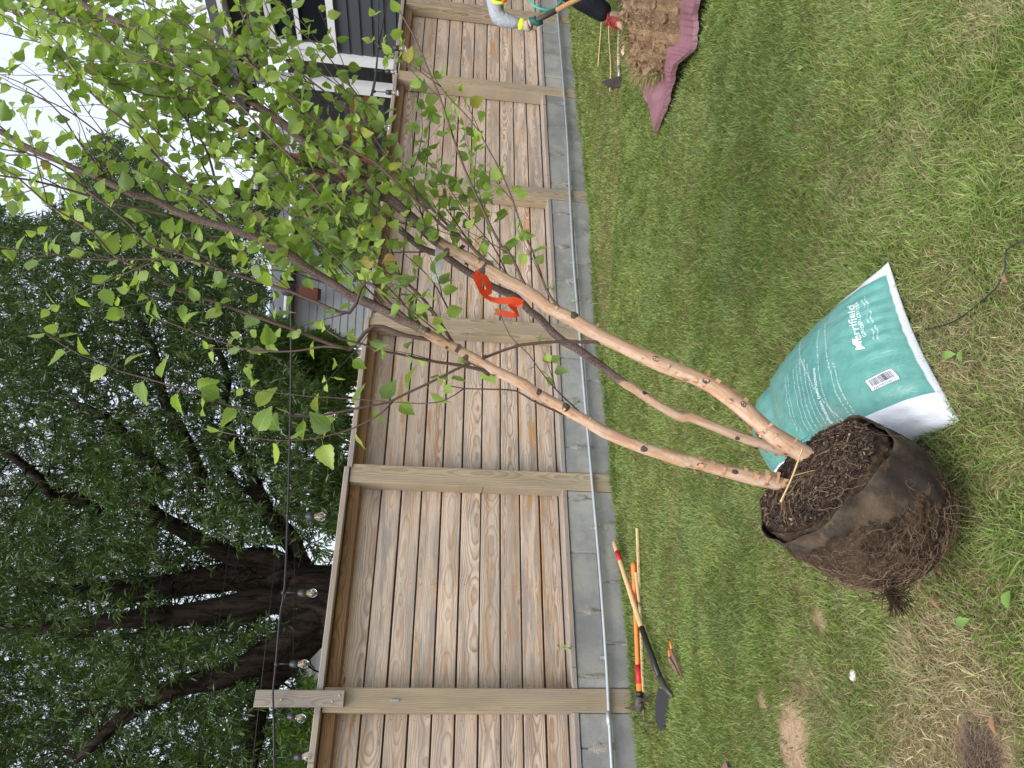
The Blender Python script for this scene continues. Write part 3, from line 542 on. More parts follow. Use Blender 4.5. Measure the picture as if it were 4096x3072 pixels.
# leaf template: doubly toothed ovate blade folded along its midrib
K = 13; tt = np.linspace(0, 1, K); outl = np.interp(tt, [0, .06, .16, .30, .42, .56, .70, .84, .94, 1], [.0, .19, .33, .395, .395, .34, .24, .125, .045, .0]); row = []
for j in range(K):
    wj = outl[j]*(1.0 if j % 2 else .93)
    row.append([(-wj, tt[j]+(.03 if j % 2 else -.01)), (-wj*.5, tt[j]), (0, tt[j]), (wj*.5, tt[j]), (wj, tt[j]+(.03 if j % 2 else -.01))])
tm = np.array(row).reshape(-1, 2); nt = len(tm); Ft = []
for j in range(K-1):
    for k in range(4): Ft.append((j*5+k, j*5+k+1, j*5+k+6, j*5+k+5))
Ft = np.array(Ft); print('LEAVES', len(LV))
nl = len(LV); q = np.array([l[0] for l in LV]); ld = np.array([l[1] for l in LV]); nn = np.array([l[2] for l in LV]); sz = np.array([l[3] for l in LV]); ti = np.array([l[4] for l in LV]); rn = np.array([l[5] for l in LV])
sx = np.cross(ld, nn); fold = rng.uniform(.0, .55, nl); curl = rng.uniform(-.3, .9, nl); wv = rng.uniform(-.06, .06, (nl, 5, 1))
X_ = tm[:, 0][None]*1.0; Y_ = tm[:, 1][None]
Zl = np.abs(X_)*fold[:, None]-curl[:, None]*Y_**2*.5+np.sin(Y_*9+rn[:, None]*6)*.025*np.sign(X_)*(np.abs(X_) > .2)
Vl = q[:, None]+sz[:, None, None]*(X_[..., None]*sx[:, None]+Y_[..., None]*ld[:, None]+Zl[..., None]*nn[:, None])
Fl = (np.arange(nl)[:, None, None]*nt+Ft[None]).reshape(-1, 4)
At = np.stack([np.broadcast_to(X_, (nl, nt)), np.broadcast_to(Y_, (nl, nt)), np.broadcast_to(ti[:, None], (nl, nt))], -1)
t = T('birch_leaf'); x, y, z = t.sep(t.attr()); ax_ = t.m('ABSOLUTE', x)
vein = t.m('FRACT', t.m('MULTIPLY', t.m('SUBTRACT', y, t.m('MULTIPLY', ax_, .75)), 9.)); vn = t.m('SUBTRACT', 1., t.sm(t.m('ABSOLUTE', t.m('SUBTRACT', vein, .5)), .06, .2)); mr = t.m('LESS_THAN', ax_, .018)
c = t.ramp(z, [(0, (.15, .25, .04)), (.35, (.24, .37, .055)), (.7, (.31, .45, .07)), (.93, (.40, .52, .11)), (.985, (.42, .42, .06)), (1., (.26, .13, .05))])
nf = t.noise(t.pos(), 35, 3); c = t.mix(t.m('MULTIPLY', nf, .35), c, t.vm('MULTIPLY', c, (.7, .78, .9))); c = t.mix(t.m('MAXIMUM', t.m('MULTIPLY', vn, .25), t.m('MULTIPLY', mr, .6)), c, (.33, .44, .16))
back = t.n('ShaderNodeNewGeometry').outputs['Backfacing']; c2 = t.mix(back, c, t.mix(.35, c, (.30, .40, .27)))
M_leaf = t.leaf(c2, .42, .45, t.m('MULTIPLY', vn, -1.), tcol=t.vm('MULTIPLY', c, (1.25, 1.3, .8)), spec=.45)
npmesh('foliage', Vl.reshape(-1, 3), Fl, M_leaf, {'bc': At.reshape(-1, 3)}, bt, True)
# ---- root ball
t = T('root_ball_soil'); p = t.pos(); a = t.noise(p, 14, 7, .72, .3); b = t.noise(p, 90, 5, .75, .5); e = t.noise(p, 6, 4, .6)
c = t.mix(t.sm(a, .3, .7), (.035, .024, .018), (.125, .085, .055)); c = t.mix(t.m('MULTIPLY', t.sm(b, .50, .72), .75), c, (.24, .165, .105)); c = t.mix(t.m('MULTIPLY', t.sm(e, .56, .68), .55), c, (.22, .115, .045))
M_root = t.bsdf(c, .92, t.m('ADD', b, t.m('MULTIPLY', a, .7)), .02, 1., spec=.15)
t = T('landscape_fabric'); p = t.pos(); a = t.noise(p, 9, 5, .65); b = t.noise(p, 300, 2)
c = t.mix(t.sm(a, .38, .68), (.034, .027, .022), (.105, .076, .052)); c = t.mix(t.m('MULTIPLY', t.sm(t.noise(p, 30, 6, .75), .52, .66), .5), c, (.15, .09, .045)); M_fab = t.bsdf(c, .85, t.m('ADD', b, t.m('MULTIPLY', a, .5)), .003, .5, spec=.25)
def Rb(t_, a_):
    "radius of the ball at depth t below the top disc, angle a"
    pr = np.interp(t_, [0, .06, .15, .24, .30, .345, .37], [.190, .199, .204, .190, .156, .10, .0])
    bulge = 1+.12*math.cos(a_)*min(1, t_/.15)*(t_ < .34)+.03*math.sin(2*a_+1)+.02*math.sin(5*a_)
    return pr*bulge
def bp(t_, a_, r=None):
    r = Rb(t_, a_) if r is None else r
    return BC-BN*t_+(BE*math.cos(a_)+BY*math.sin(a_))*r
m = MB(); na, nt2 = 260, 120; vs = []
for j in range(nt2+1):
    t_ = .37*(j/nt2)**.85; t_ = min(t_, .3699)
    for k in range(na):
        a_ = 6.2832*k/na; q = bp(t_, a_); nz = mn.fractal(Vector(q)*11, 1, 2.1, 5)*.012+mn.fractal(Vector(q)*45, 1, 2.1, 3)*.008+mn.fractal(Vector(q)*110, 1, 2.1, 2)*.004
        o_ = (q-(BC-BN*.16)); o_ /= np.linalg.norm(o_); vs.append(q+o_*nz*min(1, j/4)-o_*.004)
fs = [(j*na+k, j*na+(k+1) % na, (j+1)*na+(k+1) % na, (j+1)*na+k) for j in range(nt2) for k in range(na)]; fs.append(tuple(nt2*na+k for k in range(na)))
m.add(vs, fs)
# top disc with mulch relief
vs = [BC+BN*.010]; nr = 40
for j in range(1, nr+1):
    for k in range(na):
        a_ = 6.2832*k/na; r = Rb(0, a_)*j/nr*.985; q = bp(0, a_, r); h = .012*(1-(j/nr)**2)+mn.fractal(Vector(q)*16, 1, 2, 4)*.010+mn.fractal(Vector(q)*70, 1, 2, 3)*.004-.012*(j/nr)**6; vs.append(q+BN*h)
m.add(vs, [(0, 1+k, 1+(k+1) % na) for k in range(na)]+[(1+(j-1)*na+k, 1+j*na+k, 1+j*na+(k+1) % na, 1+(j-1)*na+(k+1) % na) for j in range(1, nr) for k in range(na)])
rb = m.build('root_ball', M_root, bt, True)
m = MB()
for _ in range(4200):          # bark chips and crumbs on top
    a_ = random.uniform(0, 6.2832); r = math.sqrt(random.random())*Rb(0, a_)*.93; q = bp(0, a_, r)+BN*(.014*(1-(r/.2)**2)+random.uniform(-.002, .006)); X1 = rng.normal(0, 1, 3)+BE*.3; X1 -= BN*(X1@BN)*.75; X1 /= np.linalg.norm(X1); Y1 = np.cross(BN+rng.normal(0, .4, 3), X1); Y1 /= np.linalg.norm(Y1); Z1 = np.cross(X1, Y1)
    l = random.uniform(.0015, .0065)*(1 if random.random() < .93 else 1.8); m.box(q, X1*l, Y1*l*random.uniform(.15, .5), Z1*l*.14, [(random.random(),)*3]*8)
t = T('bark_chips'); v_ = t.sep(t.attr())[0]; M_chip = t.bsdf(t.ramp(v_, [(0, (.03, .021, .018)), (.6, (.06, .042, .032)), (.9, (.11, .078, .055)), (.98, (.22, .16, .10)), (1, (.34, .26, .17))]), .9, spec=.1)
m.build('mulch_chips', M_chip, rb)
m = MB(); fib = flat('root_fibre', (.17, .11, .07), .85, 0, .6, 50)
def fibre(q0, d, L, r, n=6):
    pts = [q0]; d = d/np.linalg.norm(d)
    for i in range(n):
        d = d+rng.normal(0, .45, 3); o_ = pts[-1]-(BC-BN*.16); o_ /= np.linalg.norm(o_); d -= o_*(d@o_)*.8; d -= o_*.04; d /= np.linalg.norm(d); pts.append(pts[-1]+d*L/n)
    m.tube(pts, r, 3, cap=False)
for _ in range(1500):
    t_ = random.triangular(.05, .365, .27); a_ = random.uniform(0, 6.2832); q = bp(t_, a_); o_ = q-(BC-BN*.16); o_ /= np.linalg.norm(o_); fibre(q+o_*random.uniform(.0, .007), rng.normal(0, 1, 3), random.uniform(.015, .06), random.choice((.0003, .00035, .0004, .0005, .0009)))
for _ in range(260):
    a_ = random.uniform(0, 6.2832); r = random.random()*.19; fibre(bp(0, a_, r)+BN*.016, rng.normal(0, 1, 3), random.uniform(.02, .07), .0006)
for _ in range(160):           # loose hairs sticking out near the bottom
    t_ = random.uniform(.2, .36); a_ = random.uniform(0, 6.2832); q = bp(t_, a_); o_ = q-(BC-BN*.16); o_ /= np.linalg.norm(o_); pts = [q]; d = o_+rng.normal(0, .5, 3)
    for i in range(5): d = d+rng.normal(0, .4, 3); pts.append(pts[-1]+d/np.linalg.norm(d)*.009)
    m.tube(pts, .0005, 3, cap=False)
m.build('root_fibres', fib, rb, fixn=False)
m = MB()                      # drooping root clump at the lower edge
for _ in range(90):
    q = P(3560+random.uniform(-25, 25), 2370+random.uniform(-15, 15), 1.70); pts = [q]; d = np.array([-.5, -.1, -.6])
    for i in range(5): d = d+rng.normal(0, .5, 3); pts.append(pts[-1]+d/np.linalg.norm(d)*.012)
    m.tube(pts, .0012, 3, cap=False)
m.build('root_clump', M_root, rb, fixn=False)
# fabric liner: thin shell from the rim down to a torn lower edge
m = MB(); na2, nb = 120, 16; vo = []; vi = []
for k in range(na2):
    a_ = 6.2832*k/na2; low = .058+.145*max(0, math.cos(a_-5.75))**1.3+.010*math.sin(a_*7+2)+.006*math.sin(a_*17)+.005*mn.noise(Vector((a_*9, 0, 0)))
    for j in range(nb+1):
        t_ = .010-.008*math.sin(a_*3+1)-.006*math.sin(a_*9)+j/nb*low; r = Rb(max(t_, 0), a_)*1.012+.0035+.004*math.sin(a_*9+t_*30)*(1-j/nb)+.002*math.sin(a_*23)-(.010*(j/nb)**6)
        r += .010*max(0, math.sin(a_*3+4))*(1-j/nb)**3
        vo.append(bp(t_, a_, r)); vi.append(bp(t_, a_, r-.0022))
n1 = len(vo); w_ = nb+1
fs = []
for k in range(na2):
    k2 = (k+1) % na2
    for j in range(nb): fs += [(k*w_+j, k2*w_+j, k2*w_+j+1, k*w_+j+1), (n1+k*w_+j, n1+k*w_+j+1, n1+k2*w_+j+1, n1+k2*w_+j)]
    fs += [(k*w_, n1+k*w_, n1+k2*w_, k2*w_), (k*w_+nb, k2*w_+nb, n1+k2*w_+nb, n1+k*w_+nb)]
m.add(vo+vi, fs); m.build('fabric_liner', M_fab, rb, True)
# long straw stalk lying across the stem bases
ss = empty('straw_stalk', P(3160, 1930, 1.72), 'dry yellow straw stalk lying across the bases of the birch stems', 'straw')
m = MB(); m.tube(catmull([P(3211, 1790, 1.755), P(3170, 1905, 1.725), P(3122, 2008, 1.70)], .01), .0024, 6); m.build('stalk', flat('straw_yellow', (.62, .45, .22), .6), ss, True)
m = MB(); m.tube(catmull([P(3165, 1905, 1.725), P(3220, 1890, 1.735), P(3265, 1880, 1.75)], .01), .0012, 5); m.build('stalk', flat('straw_yellow_thin', (.60, .43, .2), .6), ss, True)

# ================================================================== MULCH BAG
mbag = empty('mulch_bag', (.1, 2.2, 0), 'plump teal and white plastic bag of mulch lying on the grass behind the root ball', 'bag')
CA, CB, CD, CC = (np.array(q) for q in ((.445, 1.975), (-.030, 1.650), (-.118, 2.80), (-.36, 2.50)))
def bagp(s, t_, lift=0.):
    "s across (0 left, 1 right), t along (0 near end, 1 far end)"
    p = (CB*(1-s)+CA*s)*(1-t_)+(CC*(1-s)+CD*s)*t_
    pin = 1-.05*math.sin(math.pi*s)*(abs(2*t_-1)**4)
    mid_ = (CA+CB+CC+CD)/4; bow = .035*math.sin(math.pi*t_)*(2*s-1)*(1 if s > .5 else .4)
    ab = (CA-CB)/np.linalg.norm(CA-CB); p = p+ab*bow; p = mid_+(p-mid_)*pin
    a_ = max(0, 1-abs(2*s-1)**2.6)**.60; b_ = max(0, 1-abs(2*t_-1)**3.2)**.62; h = .165*a_*b_*(.80+.2*math.sin(math.pi*t_*.9+.2))
    wr = mn.fractal(Vector((s*3, t_*4, 1.3)), 1, 2, 4)*.007*a_*b_
    ed = (1-a_*b_); pl_ = math.sin(s*75+3*math.sin(s*9))*.0030*math.exp(-((t_-.05)/.09)**2)+math.sin(t_*70+2*math.sin(t_*13))*.0022*(math.exp(-((s-.06)/.08)**2)+math.exp(-((s-.95)/.07)**2))
    cr_ = -.018*math.exp(-((t_-.63-.10*(s-.5)+.02*math.sin(s*11))/.035)**2)*a_-.010*math.exp(-((t_-.48-.25*(s-.2))/.02)**2)*math.exp(-((s-.2)/.25)**2)
    fine_ = mn.fractal(Vector((s*9+t_*5, t_*16-s*8, 4.3)), 1, 2, 3)*.0022
    z = .024+h+wr+pl_*min(1, a_*b_*4)+cr_*min(1, b_*3)+fine_*min(1, a_*b_*5)
    return np.array([p[0], p[1], z+lift])
def bagn(s, t_):
    e = .004; a_ = bagp(min(s+e, 1), t_)-bagp(max(s-e, 0), t_); b_ = bagp(s, min(t_+e, 1))-bagp(s, max(t_-e, 0)); q = np.cross(a_, b_); return q/np.linalg.norm(q), np.linalg.norm(a_)/(min(s+e, 1)-max(s-e, 0)), np.linalg.norm(b_)/(min(t_+e, 1)-max(t_-e, 0))
ns, ntt = 90, 130; m = MB(); vs = []; at = []
for j in range(ntt+1):
    for i in range(ns+1): vs.append(bagp(i/ns, j/ntt)); at.append((i/ns, j/ntt, 0))
w_ = ns+1; top_f = [(j*w_+i, j*w_+i+1, (j+1)*w_+i+1, (j+1)*w_+i) for j in range(ntt) for i in range(ns)]
nv = len(vs)
for j in range(ntt+1):
    for i in range(ns+1):
        q = bagp(i/ns, j/ntt); a_ = max(0, 1-abs(2*i/ns-1)**4)*max(0, 1-abs(2*j/ntt-1)**6); q2 = q.copy(); c0 = (CA+CB+CC+CD)/4; q2[:2] = c0+(q[:2]-c0)*1.0; q2[2] = .020-.019*a_+.0; vs.append(q2); at.append((i/ns, j/ntt, 1))
bot_f = [(nv+a_[3], nv+a_[2], nv+a_[1], nv+a_[0]) for a_ in top_f]
m.add(vs, top_f+bot_f, at)
edge = [j*w_ for j in range(ntt+1)]
rim = [i for i in range(w_)]+[j*w_+ns for j in range(1, ntt+1)]+[ntt*w_+i for i in range(ns-1, -1, -1)]+[j*w_ for j in range(ntt-1, 0, -1)]
m.f += [(rim[k], rim[(k+1) % len(rim)], nv+rim[(k+1) % len(rim)], nv+rim[k]) for k in range(len(rim))]; m.mi += [0]*len(rim)
t = T('bag_plastic'); s_, tt_, un = t.sep(t.attr()); p = t.pos(); nz_ = t.noise(p, 25, 5, .6); n2 = t.noise(p, 130, 3); spk = t.voro(p, 300)
gr_ = t.m('MULTIPLY', t.sm(t.m('ADD', s_, t.m('MULTIPLY', tt_, -.02)), .160, .164), t.m('SUBTRACT', 1., t.sm(t.m('ADD', s_, t.m('MULTIPLY', tt_, -.05)), .925, .929)))
gr_ = t.m('MULTIPLY', gr_, t.sm(tt_, .006, .009)); gr_ = t.m('MULTIPLY', gr_, t.m('SUBTRACT', 1., un))
c = t.mix(gr_, (.66, .69, .76), t.mix(t.sm(nz_, .35, .65), (.085, .265, .235), (.115, .315, .28)))
c = t.mix(t.m('MULTIPLY', t.m('LESS_THAN', spk.outputs['Distance'], .12), t.m('GREATER_THAN', t.noise(p, 18, 3), .55)), c, (.04, .07, .06))
sc2 = t.voro(p, 170); c = t.mix(t.m('MULTIPLY', t.m('MULTIPLY', t.m('LESS_THAN', sc2.outputs['Distance'], .10), t.m('GREATER_THAN', t.noise(p, 9, 3), .56)), .8), c, (.7, .78, .76))
c = t.mix(t.m('MULTIPLY', t.sm(t.noise(p, 5, 4), .5, .75), .2), c, (.30, .27, .2))
crk = t.noise(t.comb(t.m('MULTIPLY', s_, 14.), t.m('MULTIPLY', tt_, 6.), 0.), 2.0, 5, .6, 1.5)
M_bag = t.bsdf(c, .36, t.m('ADD', crk, t.m('MULTIPLY', n2, .1)), .006, .5, spec=.5)
m.build('bag', M_bag, mbag, True)
M_ink = flat('white_print', (.72, .80, .80), .4, var=.05); M_blk = flat('black_print', (.02, .02, .035), .4, var=.05); M_lab = flat('label_white', (.70, .73, .80), .4, var=.05)
def inv(v, y):
    "bag surface coordinates under a photo point"
    best = (9e9, 0, 0)
    for j in range(0, 61):
        for i in range(0, 41):
            q = bagp(i/40, j/60)-O; d = q@FW; e = (2048+f*(q@dn2)/d-v)**2+(1536-f*(q@rt2)/d-y)**2
            if e < best[0]: best = (e, i/40, j/60)
    e0, s0, t0 = best
    for st in (.012, .006, .003, .0015):
        for a_ in (-2, -1, 0, 1, 2):
            for b_ in (-2, -1, 0, 1, 2):
                ss, ts = min(max(s0+a_*st, 0), 1), min(max(t0+b_*st, 0), 1); q = bagp(ss, ts)-O; d = q@FW; e = (2048+f*(q@dn2)/d-v)**2+(1536-f*(q@rt2)/d-y)**2
                if e < e0: best = (e, ss, ts); e0 = e
        _, s0, t0 = best
    return s0, t0
def drape(verts2, faces, s0, t0, s1, t1, W, name, mat, lift=.0012, up=1.):
    "place flat artwork (x 0..W, y) on the bag; x axis runs from (s0,t0) to (s1,t1)"
    _, ms, mt = bagn((s0+s1)/2, (t0+t1)/2); dx_, dy_ = (s1-s0), (t1-t0); Lm = math.hypot(dx_*ms, dy_*mt); k = Lm/W
    ux, uy = dx_*ms/Lm, dy_*mt/Lm; vs = []
    for (x, y) in verts2:
        a_, b_ = (ux*x-uy*y*up)*k, (uy*x+ux*y*up)*k; ss, ts = min(max(s0+a_/ms, .001), .999), min(max(t0+b_/mt, .001), .999); nn_, _, _ = bagn(ss, ts); vs.append(bagp(ss, ts)+nn_*lift)
    mm = MB(); mm.add(vs, faces); return mm.build(name, mat, mbag, fixn=False)
def textmesh(txt, shear=0., bold=0., sub=.08):
    cu = bpy.data.curves.new('t', 'FONT'); cu.body = txt; cu.shear = shear; cu.offset = bold; cu.resolution_u = 2; ob = bpy.data.objects.new('t', cu); C.objects.link(ob); bpy.context.view_layer.update()
    me = bpy.data.meshes.new_from_object(ob); bm = bmesh.new(); bm.from_mesh(me); bmesh.ops.triangulate(bm, faces=bm.faces)
    for _ in range(2):
        ed = [e for e in bm.edges if e.calc_length() > sub*2.5]
        if ed: bmesh.ops.subdivide_edges(bm, edges=ed, cuts=1); bmesh.ops.triangulate(bm, faces=bm.faces)
    bm.verts.index_update(); v2 = [(q.co.x, q.co.y) for q in bm.verts]; fs = [tuple(q.index for q in f_.verts) for f_ in bm.faces]; bm.free(); bpy.data.objects.remove(ob); bpy.data.meshes.remove(me)
    W = max(q[0] for q in v2); return v2, fs, W
def bagtext(txt, a_, b_, name='printed_line', shear=0., bold=0., mat=None, sub=.12, up=.78):
    v2, fs, W = textmesh(txt, shear, bold, sub); s0, t0 = inv(*a_); s1, t1 = inv(*b_); drape(v2, fs, s0, t0, s1, t1, W, name, mat or M_ink, up=up)
z2 = lambda x, y: (2900+x/2.212, 1000+y/2.212)
bagtext('MULCH', z2(560, 1700), z2(340, 1400), 'printed_title', bold=.02, sub=.3)
bagtext('Merrifield', z2(1243, 880), z2(1150, 470), 'printed_logo', shear=.25, bold=.004, sub=.2)
bagtext('GARDEN CENTER', z2(1255, 765), z2(1180, 452), 'printed_logo_line', sub=.2)
bagtext('Merrifield', z2(1325, 788), z2(1305, 700)); bagtext('Fair Oaks', z2(1280, 642), z2(1262, 566)); bagtext('Gainesville', z2(1240, 520), z2(1220, 436))
bagtext('703-560-6222', z2(1370, 787), z2(1335, 665)); bagtext('703-968-9600', z2(1320, 645), z2(1292, 535)); bagtext('703-368-1919', z2(1272, 510), z2(1248, 410))
bagtext('Application Instructions', z2(1005, 1600), z2(800, 1042), 'printed_heading', bold=.018, sub=.2)
for txt, a_, b_ in (('Apply the mulch evenly around your plants. Taper the edges to ground level as', z2(1040, 1560), z2(838, 712)), ('you approach the trunk of the plant so the mulch is not up against the trunk.', z2(1080, 1530), z2(868, 712)),
                    ('One 3 cu. ft. bag covers approximately 18 sq. ft. when applied at a depth of 2"', z2(1150, 1500), z2(898, 645)), ('or 12 sq. ft. when applied at a depth of 3".', z2(1185, 1475), z2(965, 985)),
                    ('Shredded Hardwood Mulch is a natural product that', z2(745, 1600), z2(610, 1050)), ('provides valuable nutrients and organic matter to the', z2(790, 1600), z2(640, 1010)), ('soil. Mulch typically once or twice a year. When doing', z2(825, 1580), z2(668, 960)),
                    ('so turn over the existing mulch before applying new,', z2(865, 1560), z2(705, 960)), ('or spread new mulch on top of the existing mulch.', z2(905, 1540), z2(735, 1000)),
                    ('compost for a healthier alternative, and to help maintain', z2(680, 1600), z2(560, 1100)), ('your flower beds and garden rows, spread mulch', z2(640, 1600), z2(540, 1120))):
    bagtext(txt, a_, b_)
# barcode label
s0, t0 = inv(*z2(1237, 1160)); s1, t1 = inv(*z2(1475, 1046)); s2_, t2_ = inv(*z2(1295, 1262))
def quadgrid(x0, x1, y0, y1, nx_=6, ny_=4):
    v2 = [(x0+(x1-x0)*i/nx_, y0+(y1-y0)*j/ny_) for j in range(ny_+1) for i in range(nx_+1)]; return v2, [(j*(nx_+1)+i, j*(nx_+1)+i+1, (j+1)*(nx_+1)+i+1, (j+1)*(nx_+1)+i) for j in range(ny_) for i in range(nx_)]
_, ms, mt = bagn(s0, t0); hh = math.hypot((s2_-s0)*ms, (t2_-t0)*mt)/math.hypot((s1-s0)*ms, (t1-t0)*mt)
v2, fs = quadgrid(0, 1, -hh, 0); drape(v2, fs, s0, t0, s1, t1, 1, 'barcode_label', M_lab, .0008)
v2, fs = [], []
def addq(x0, x1, y0, y1):
    global v2, fs
    a_, b_ = quadgrid(x0, x1, y0, y1, 1 if x1-x0 < .2 else 8, 4 if y1-y0 > .1 else 1); n_ = len(v2); v2 += a_; fs += [tuple(i+n_ for i in q) for q in b_]
x = .09; rr_ = random.Random(3)
while x < .92: w1 = rr_.choice((.008, .008, .014, .02)); addq(x, x+w1, -hh*.68, -hh*.10); x += w1+rr_.choice((.007, .011, .018))
addq(0, 1, -.012, 0); addq(0, 1, -hh, -hh+.012); addq(0, .012, -hh, 0); addq(.988, 1, -hh, 0)
drape(v2, fs, s0, t0, s1, t1, 1, 'barcode_bars', M_blk, .0016)
tv, tf, W = textmesh('750750330017', 0, .01, .3); v2 = [(.1+x/W*.8, -hh*.93+y/W*.8) for x, y in tv]; drape(v2, tf, s0, t0, s1, t1, 1, 'barcode_digits', M_blk, .0016)
# leaf mark of the logo
lf = [(0, 0), (.25, .22), (.6, .30), (1, .1), (.7, -.05), (.3, -.08)]; a_ = inv(*z2(1215, 850)); b_ = inv(*z2(1135, 775)); drape(lf, [tuple(range(6))], a_[0], a_[1], b_[0], b_[1], 1, 'logo_leaf', M_ink)
# ================================================================== TOOLS
M_orange = flat('orange_fibreglass', (.78, .20, .035), .38, 0, .1, 30); M_red = flat('red_tape', (.55, .02, .03), .5); M_blacks = flat('black_rubber_sleeve', (.022, .022, .026), .42); M_steel = flat('worn_dark_steel', (.10, .085, .075), .55, .5, .35, 40, .002); M_rust = flat('rusty_brown_steel', (.21, .125, .10), .65, .3, .3, 40, .002)
sh = empty('spade', G(2600, 2620), 'spade with wooden shaft, red band and black sleeve lying across the orange pick handle', 'spade')
A1, A2, A3, A4, A5 = G(2455, 2165, .07), G(2566, 2511, .055), G(2638, 2708, .045), G(2660, 2752, .045), G(2672, 2760, .045)
def lin(a_, b_, t_): return a_+(b_-a_)*t_
m = MB(); m.tube([A1, lin(A1, A2, .02), lin(A1, A2, .06), A2], [.010, .0150, .0165, .0160], 12, at=lambda u, a: (u*.9+40, .012*math.cos(6.28*a), .03+.012*math.sin(6.28*a))); m.build('shaft', M_handle, sh, True)
m = MB(); m.tube([lin(A1, A2, .14), lin(A1, A2, .26)], .0172, 12); m.build('red_band', M_red, sh, True)
m = MB(); m.tube([A2, lin(A2, A3, .5), A3], [.0175, .0175, .0165], 12); m.build('sleeve', M_blacks, sh, True)
m = MB(); m.tube([A3, lin(A3, A4, .5), A4, G(2690, 2785, .03)], [.017, .019, .016, .008], 12); m.build('socket', M_steel, sh, True)
e0, e1 = G(2672, 2765, .03), G(2648, 2930, .02); ax = (e1-e0)/np.linalg.norm(e1-e0); sd_ = ZU*.92+FW*.38; sd_ -= ax*(sd_@ax); sd_ /= np.linalg.norm(sd_); th_ = np.cross(ax, sd_)
pl_ = [e0-sd_*.005, e0+sd_*.055, lin(e0, e1, .3)+sd_*.060, lin(e0, e1, .75)+sd_*.045, e1+sd_*.008, lin(e0, e1, .75)-sd_*.028, lin(e0, e1, .3)-sd_*.02]
m = MB(); m.prism(pl_, th_*.004); m.build('blade', M_blacks, sh)
pk = empty('pick', G(2556, 2600), 'pick mattock with an orange fibreglass handle, red band and steel head against the wall', 'pick')
B1, B2, B3 = G(2534, 2251, .03), G(2552, 2680, .03), G(2558, 2765, .032); hd_ = []
pts = [B1]+[lin(B1, B2, k/40) for k in range(1, 41)]; rad = [.012]+[(.0185 if k < 5 else .0165-.0008*(k % 4) if k < 17 else .0150) for k in range(1, 41)]
m = MB(); m.tube(pts+[B3], rad+[.019], 14); m.build('handle', M_orange, pk, True)
m = MB(); m.tube([lin(B1, B2, .955), lin(B1, B3, .945)], .0185, 14); m.build('red_band', M_red, pk, True)
m = MB(); m.tube([B3, G(2559, 2785, .032)], [.021, .022], 14); m.build('collar', M_blacks, pk, True)
h0, h1 = G(2560, 2785, .035), G(2556, 2842, .035); m = MB(); m.tube([h0, lin(h0, h1, .15), lin(h0, h1, .6), h1], [.021, .030, .030, .018], 10)
hc = lin(h0, h1, .55)
m.tube([hc, hc+(G(2510, 2838, .06)-hc)*.6, G(2500, 2833, .075)], [.020, .010, .003], 8); w1 = G(2590, 2790, .05)
m.prism([hc+ZU*.015, hc-ZU*.018, w1-ZU*.03+TF*.02, w1+ZU*.045-TF*.01, w1+ZU*.02-TF*.03], NF*-.010)
m.build('head', M_steel, pk)
m = MB(); m.tube([G(2572, 2830, .01), G(2577, 2880, .004), G(2585, 2895, .004), G(2612, 2900, .004)], [.010, .007, .008, .006], 6); m.build('point', M_rust, pk)
for (nm, lab, a_, b_, r_) in (('wooden_stake', 'long pale wooden stake lying in the grass under the pick and spade handles', G(2548, 2113, .012), G(2573, 2768, .012), .0095), ('wooden_stake', 'short pale wooden stake between the orange handle and the long stake', G(2542, 2290, .03), G(2556, 2410, .025), .0085)):
    o = MB(); X1 = (b_-a_)/2; L_ = np.linalg.norm(X1); Y1 = np.cross(X1/L_, ZU); o.board((a_+b_)/2, X1, Y1*r_, ZU*r_*.8, seed=(40*random.random(), 0, 0)); tag(o.build(nm, M_pale), lab, 'stake', 'wooden stakes beside the tools')
pr = empty('pruning_shears', G(2700, 2640), 'open rusty pruning shears with orange tips lying in the grass below the spade', 'shears')
for (a_, b_, c_) in (((2680, 2566), (2688, 2600), (2735, 2712)), ((2675, 2600), (2680, 2632), (2722, 2700))):
    a_, b_, c_ = G(*a_, .05), G(*b_, .045), G(*c_, .02); m = MB(); ax = c_-b_; sd_ = np.cross(ax/np.linalg.norm(ax), ZU)
    m.prism([b_-sd_*.010, b_+sd_*.014, lin(b_, c_, .4)+sd_*.013, c_, lin(b_, c_, .5)-sd_*.010], ZU*.010); m.build('blade', M_rust, pr)
    m = MB(); m.tube([a_, b_], [.006, .008], 8); m.build('grip', M_orange if a_[1] < b_[1]+9 else M_rust, pr, True)
# ---- items in the grass on the far side
M_hoesh = flat('pale_weathered_shaft', (.48, .38, .31), .7)
ho_ = empty('hoe', G(2478, 200), 'hoe lying flat with its pointed dark blade standing up from the grass, pale straight shaft', 'hoe')
m = MB(); m.tube([G(2482, -160, .02), G(2481, 0, .02), G(2475, 216, .02), G(2476, 268, .02)], .0145, 10); m.build('shaft', M_hoesh, ho_, True)
m = MB(); m.tube([G(2476, 266, .02), G(2477, 304, .03)], [.016, .011], 10); m.build('socket', flat('grey_socket', (.42, .42, .44), .5, .5), ho_, True)
g0 = G(2481, 325, 0); m = MB(); sd_ = TF*.5-NF*.86*.3; sd_ /= np.linalg.norm(sd_); dd_ = 5.5
tri = [P(2481, 302, 5.62), P(2406, 326, 5.62), P(2428, 343, 5.60), P(2451, 353, 5.60), P(2481, 347, 5.60)]; m.prism(tri, FW*.012); m.build('blade', M_steel, ho_)
for lab, pts in (('thin yellow bamboo cane lying in the grass nearest the wall', ((2414, -40), (2404, 111), (2392, 267))), ('long thin yellow bamboo cane ending behind the hoe blade', ((2434, 30), (2436, 152), (2443, 270), (2439, 366)))):
    m = MB(); m.tube(catmull([G(v, y, .035) for v, y in pts], .05), .0055, 6); tag(m.build('bamboo_cane', M_pale, None, True), lab, 'cane', 'bamboo canes in the grass')
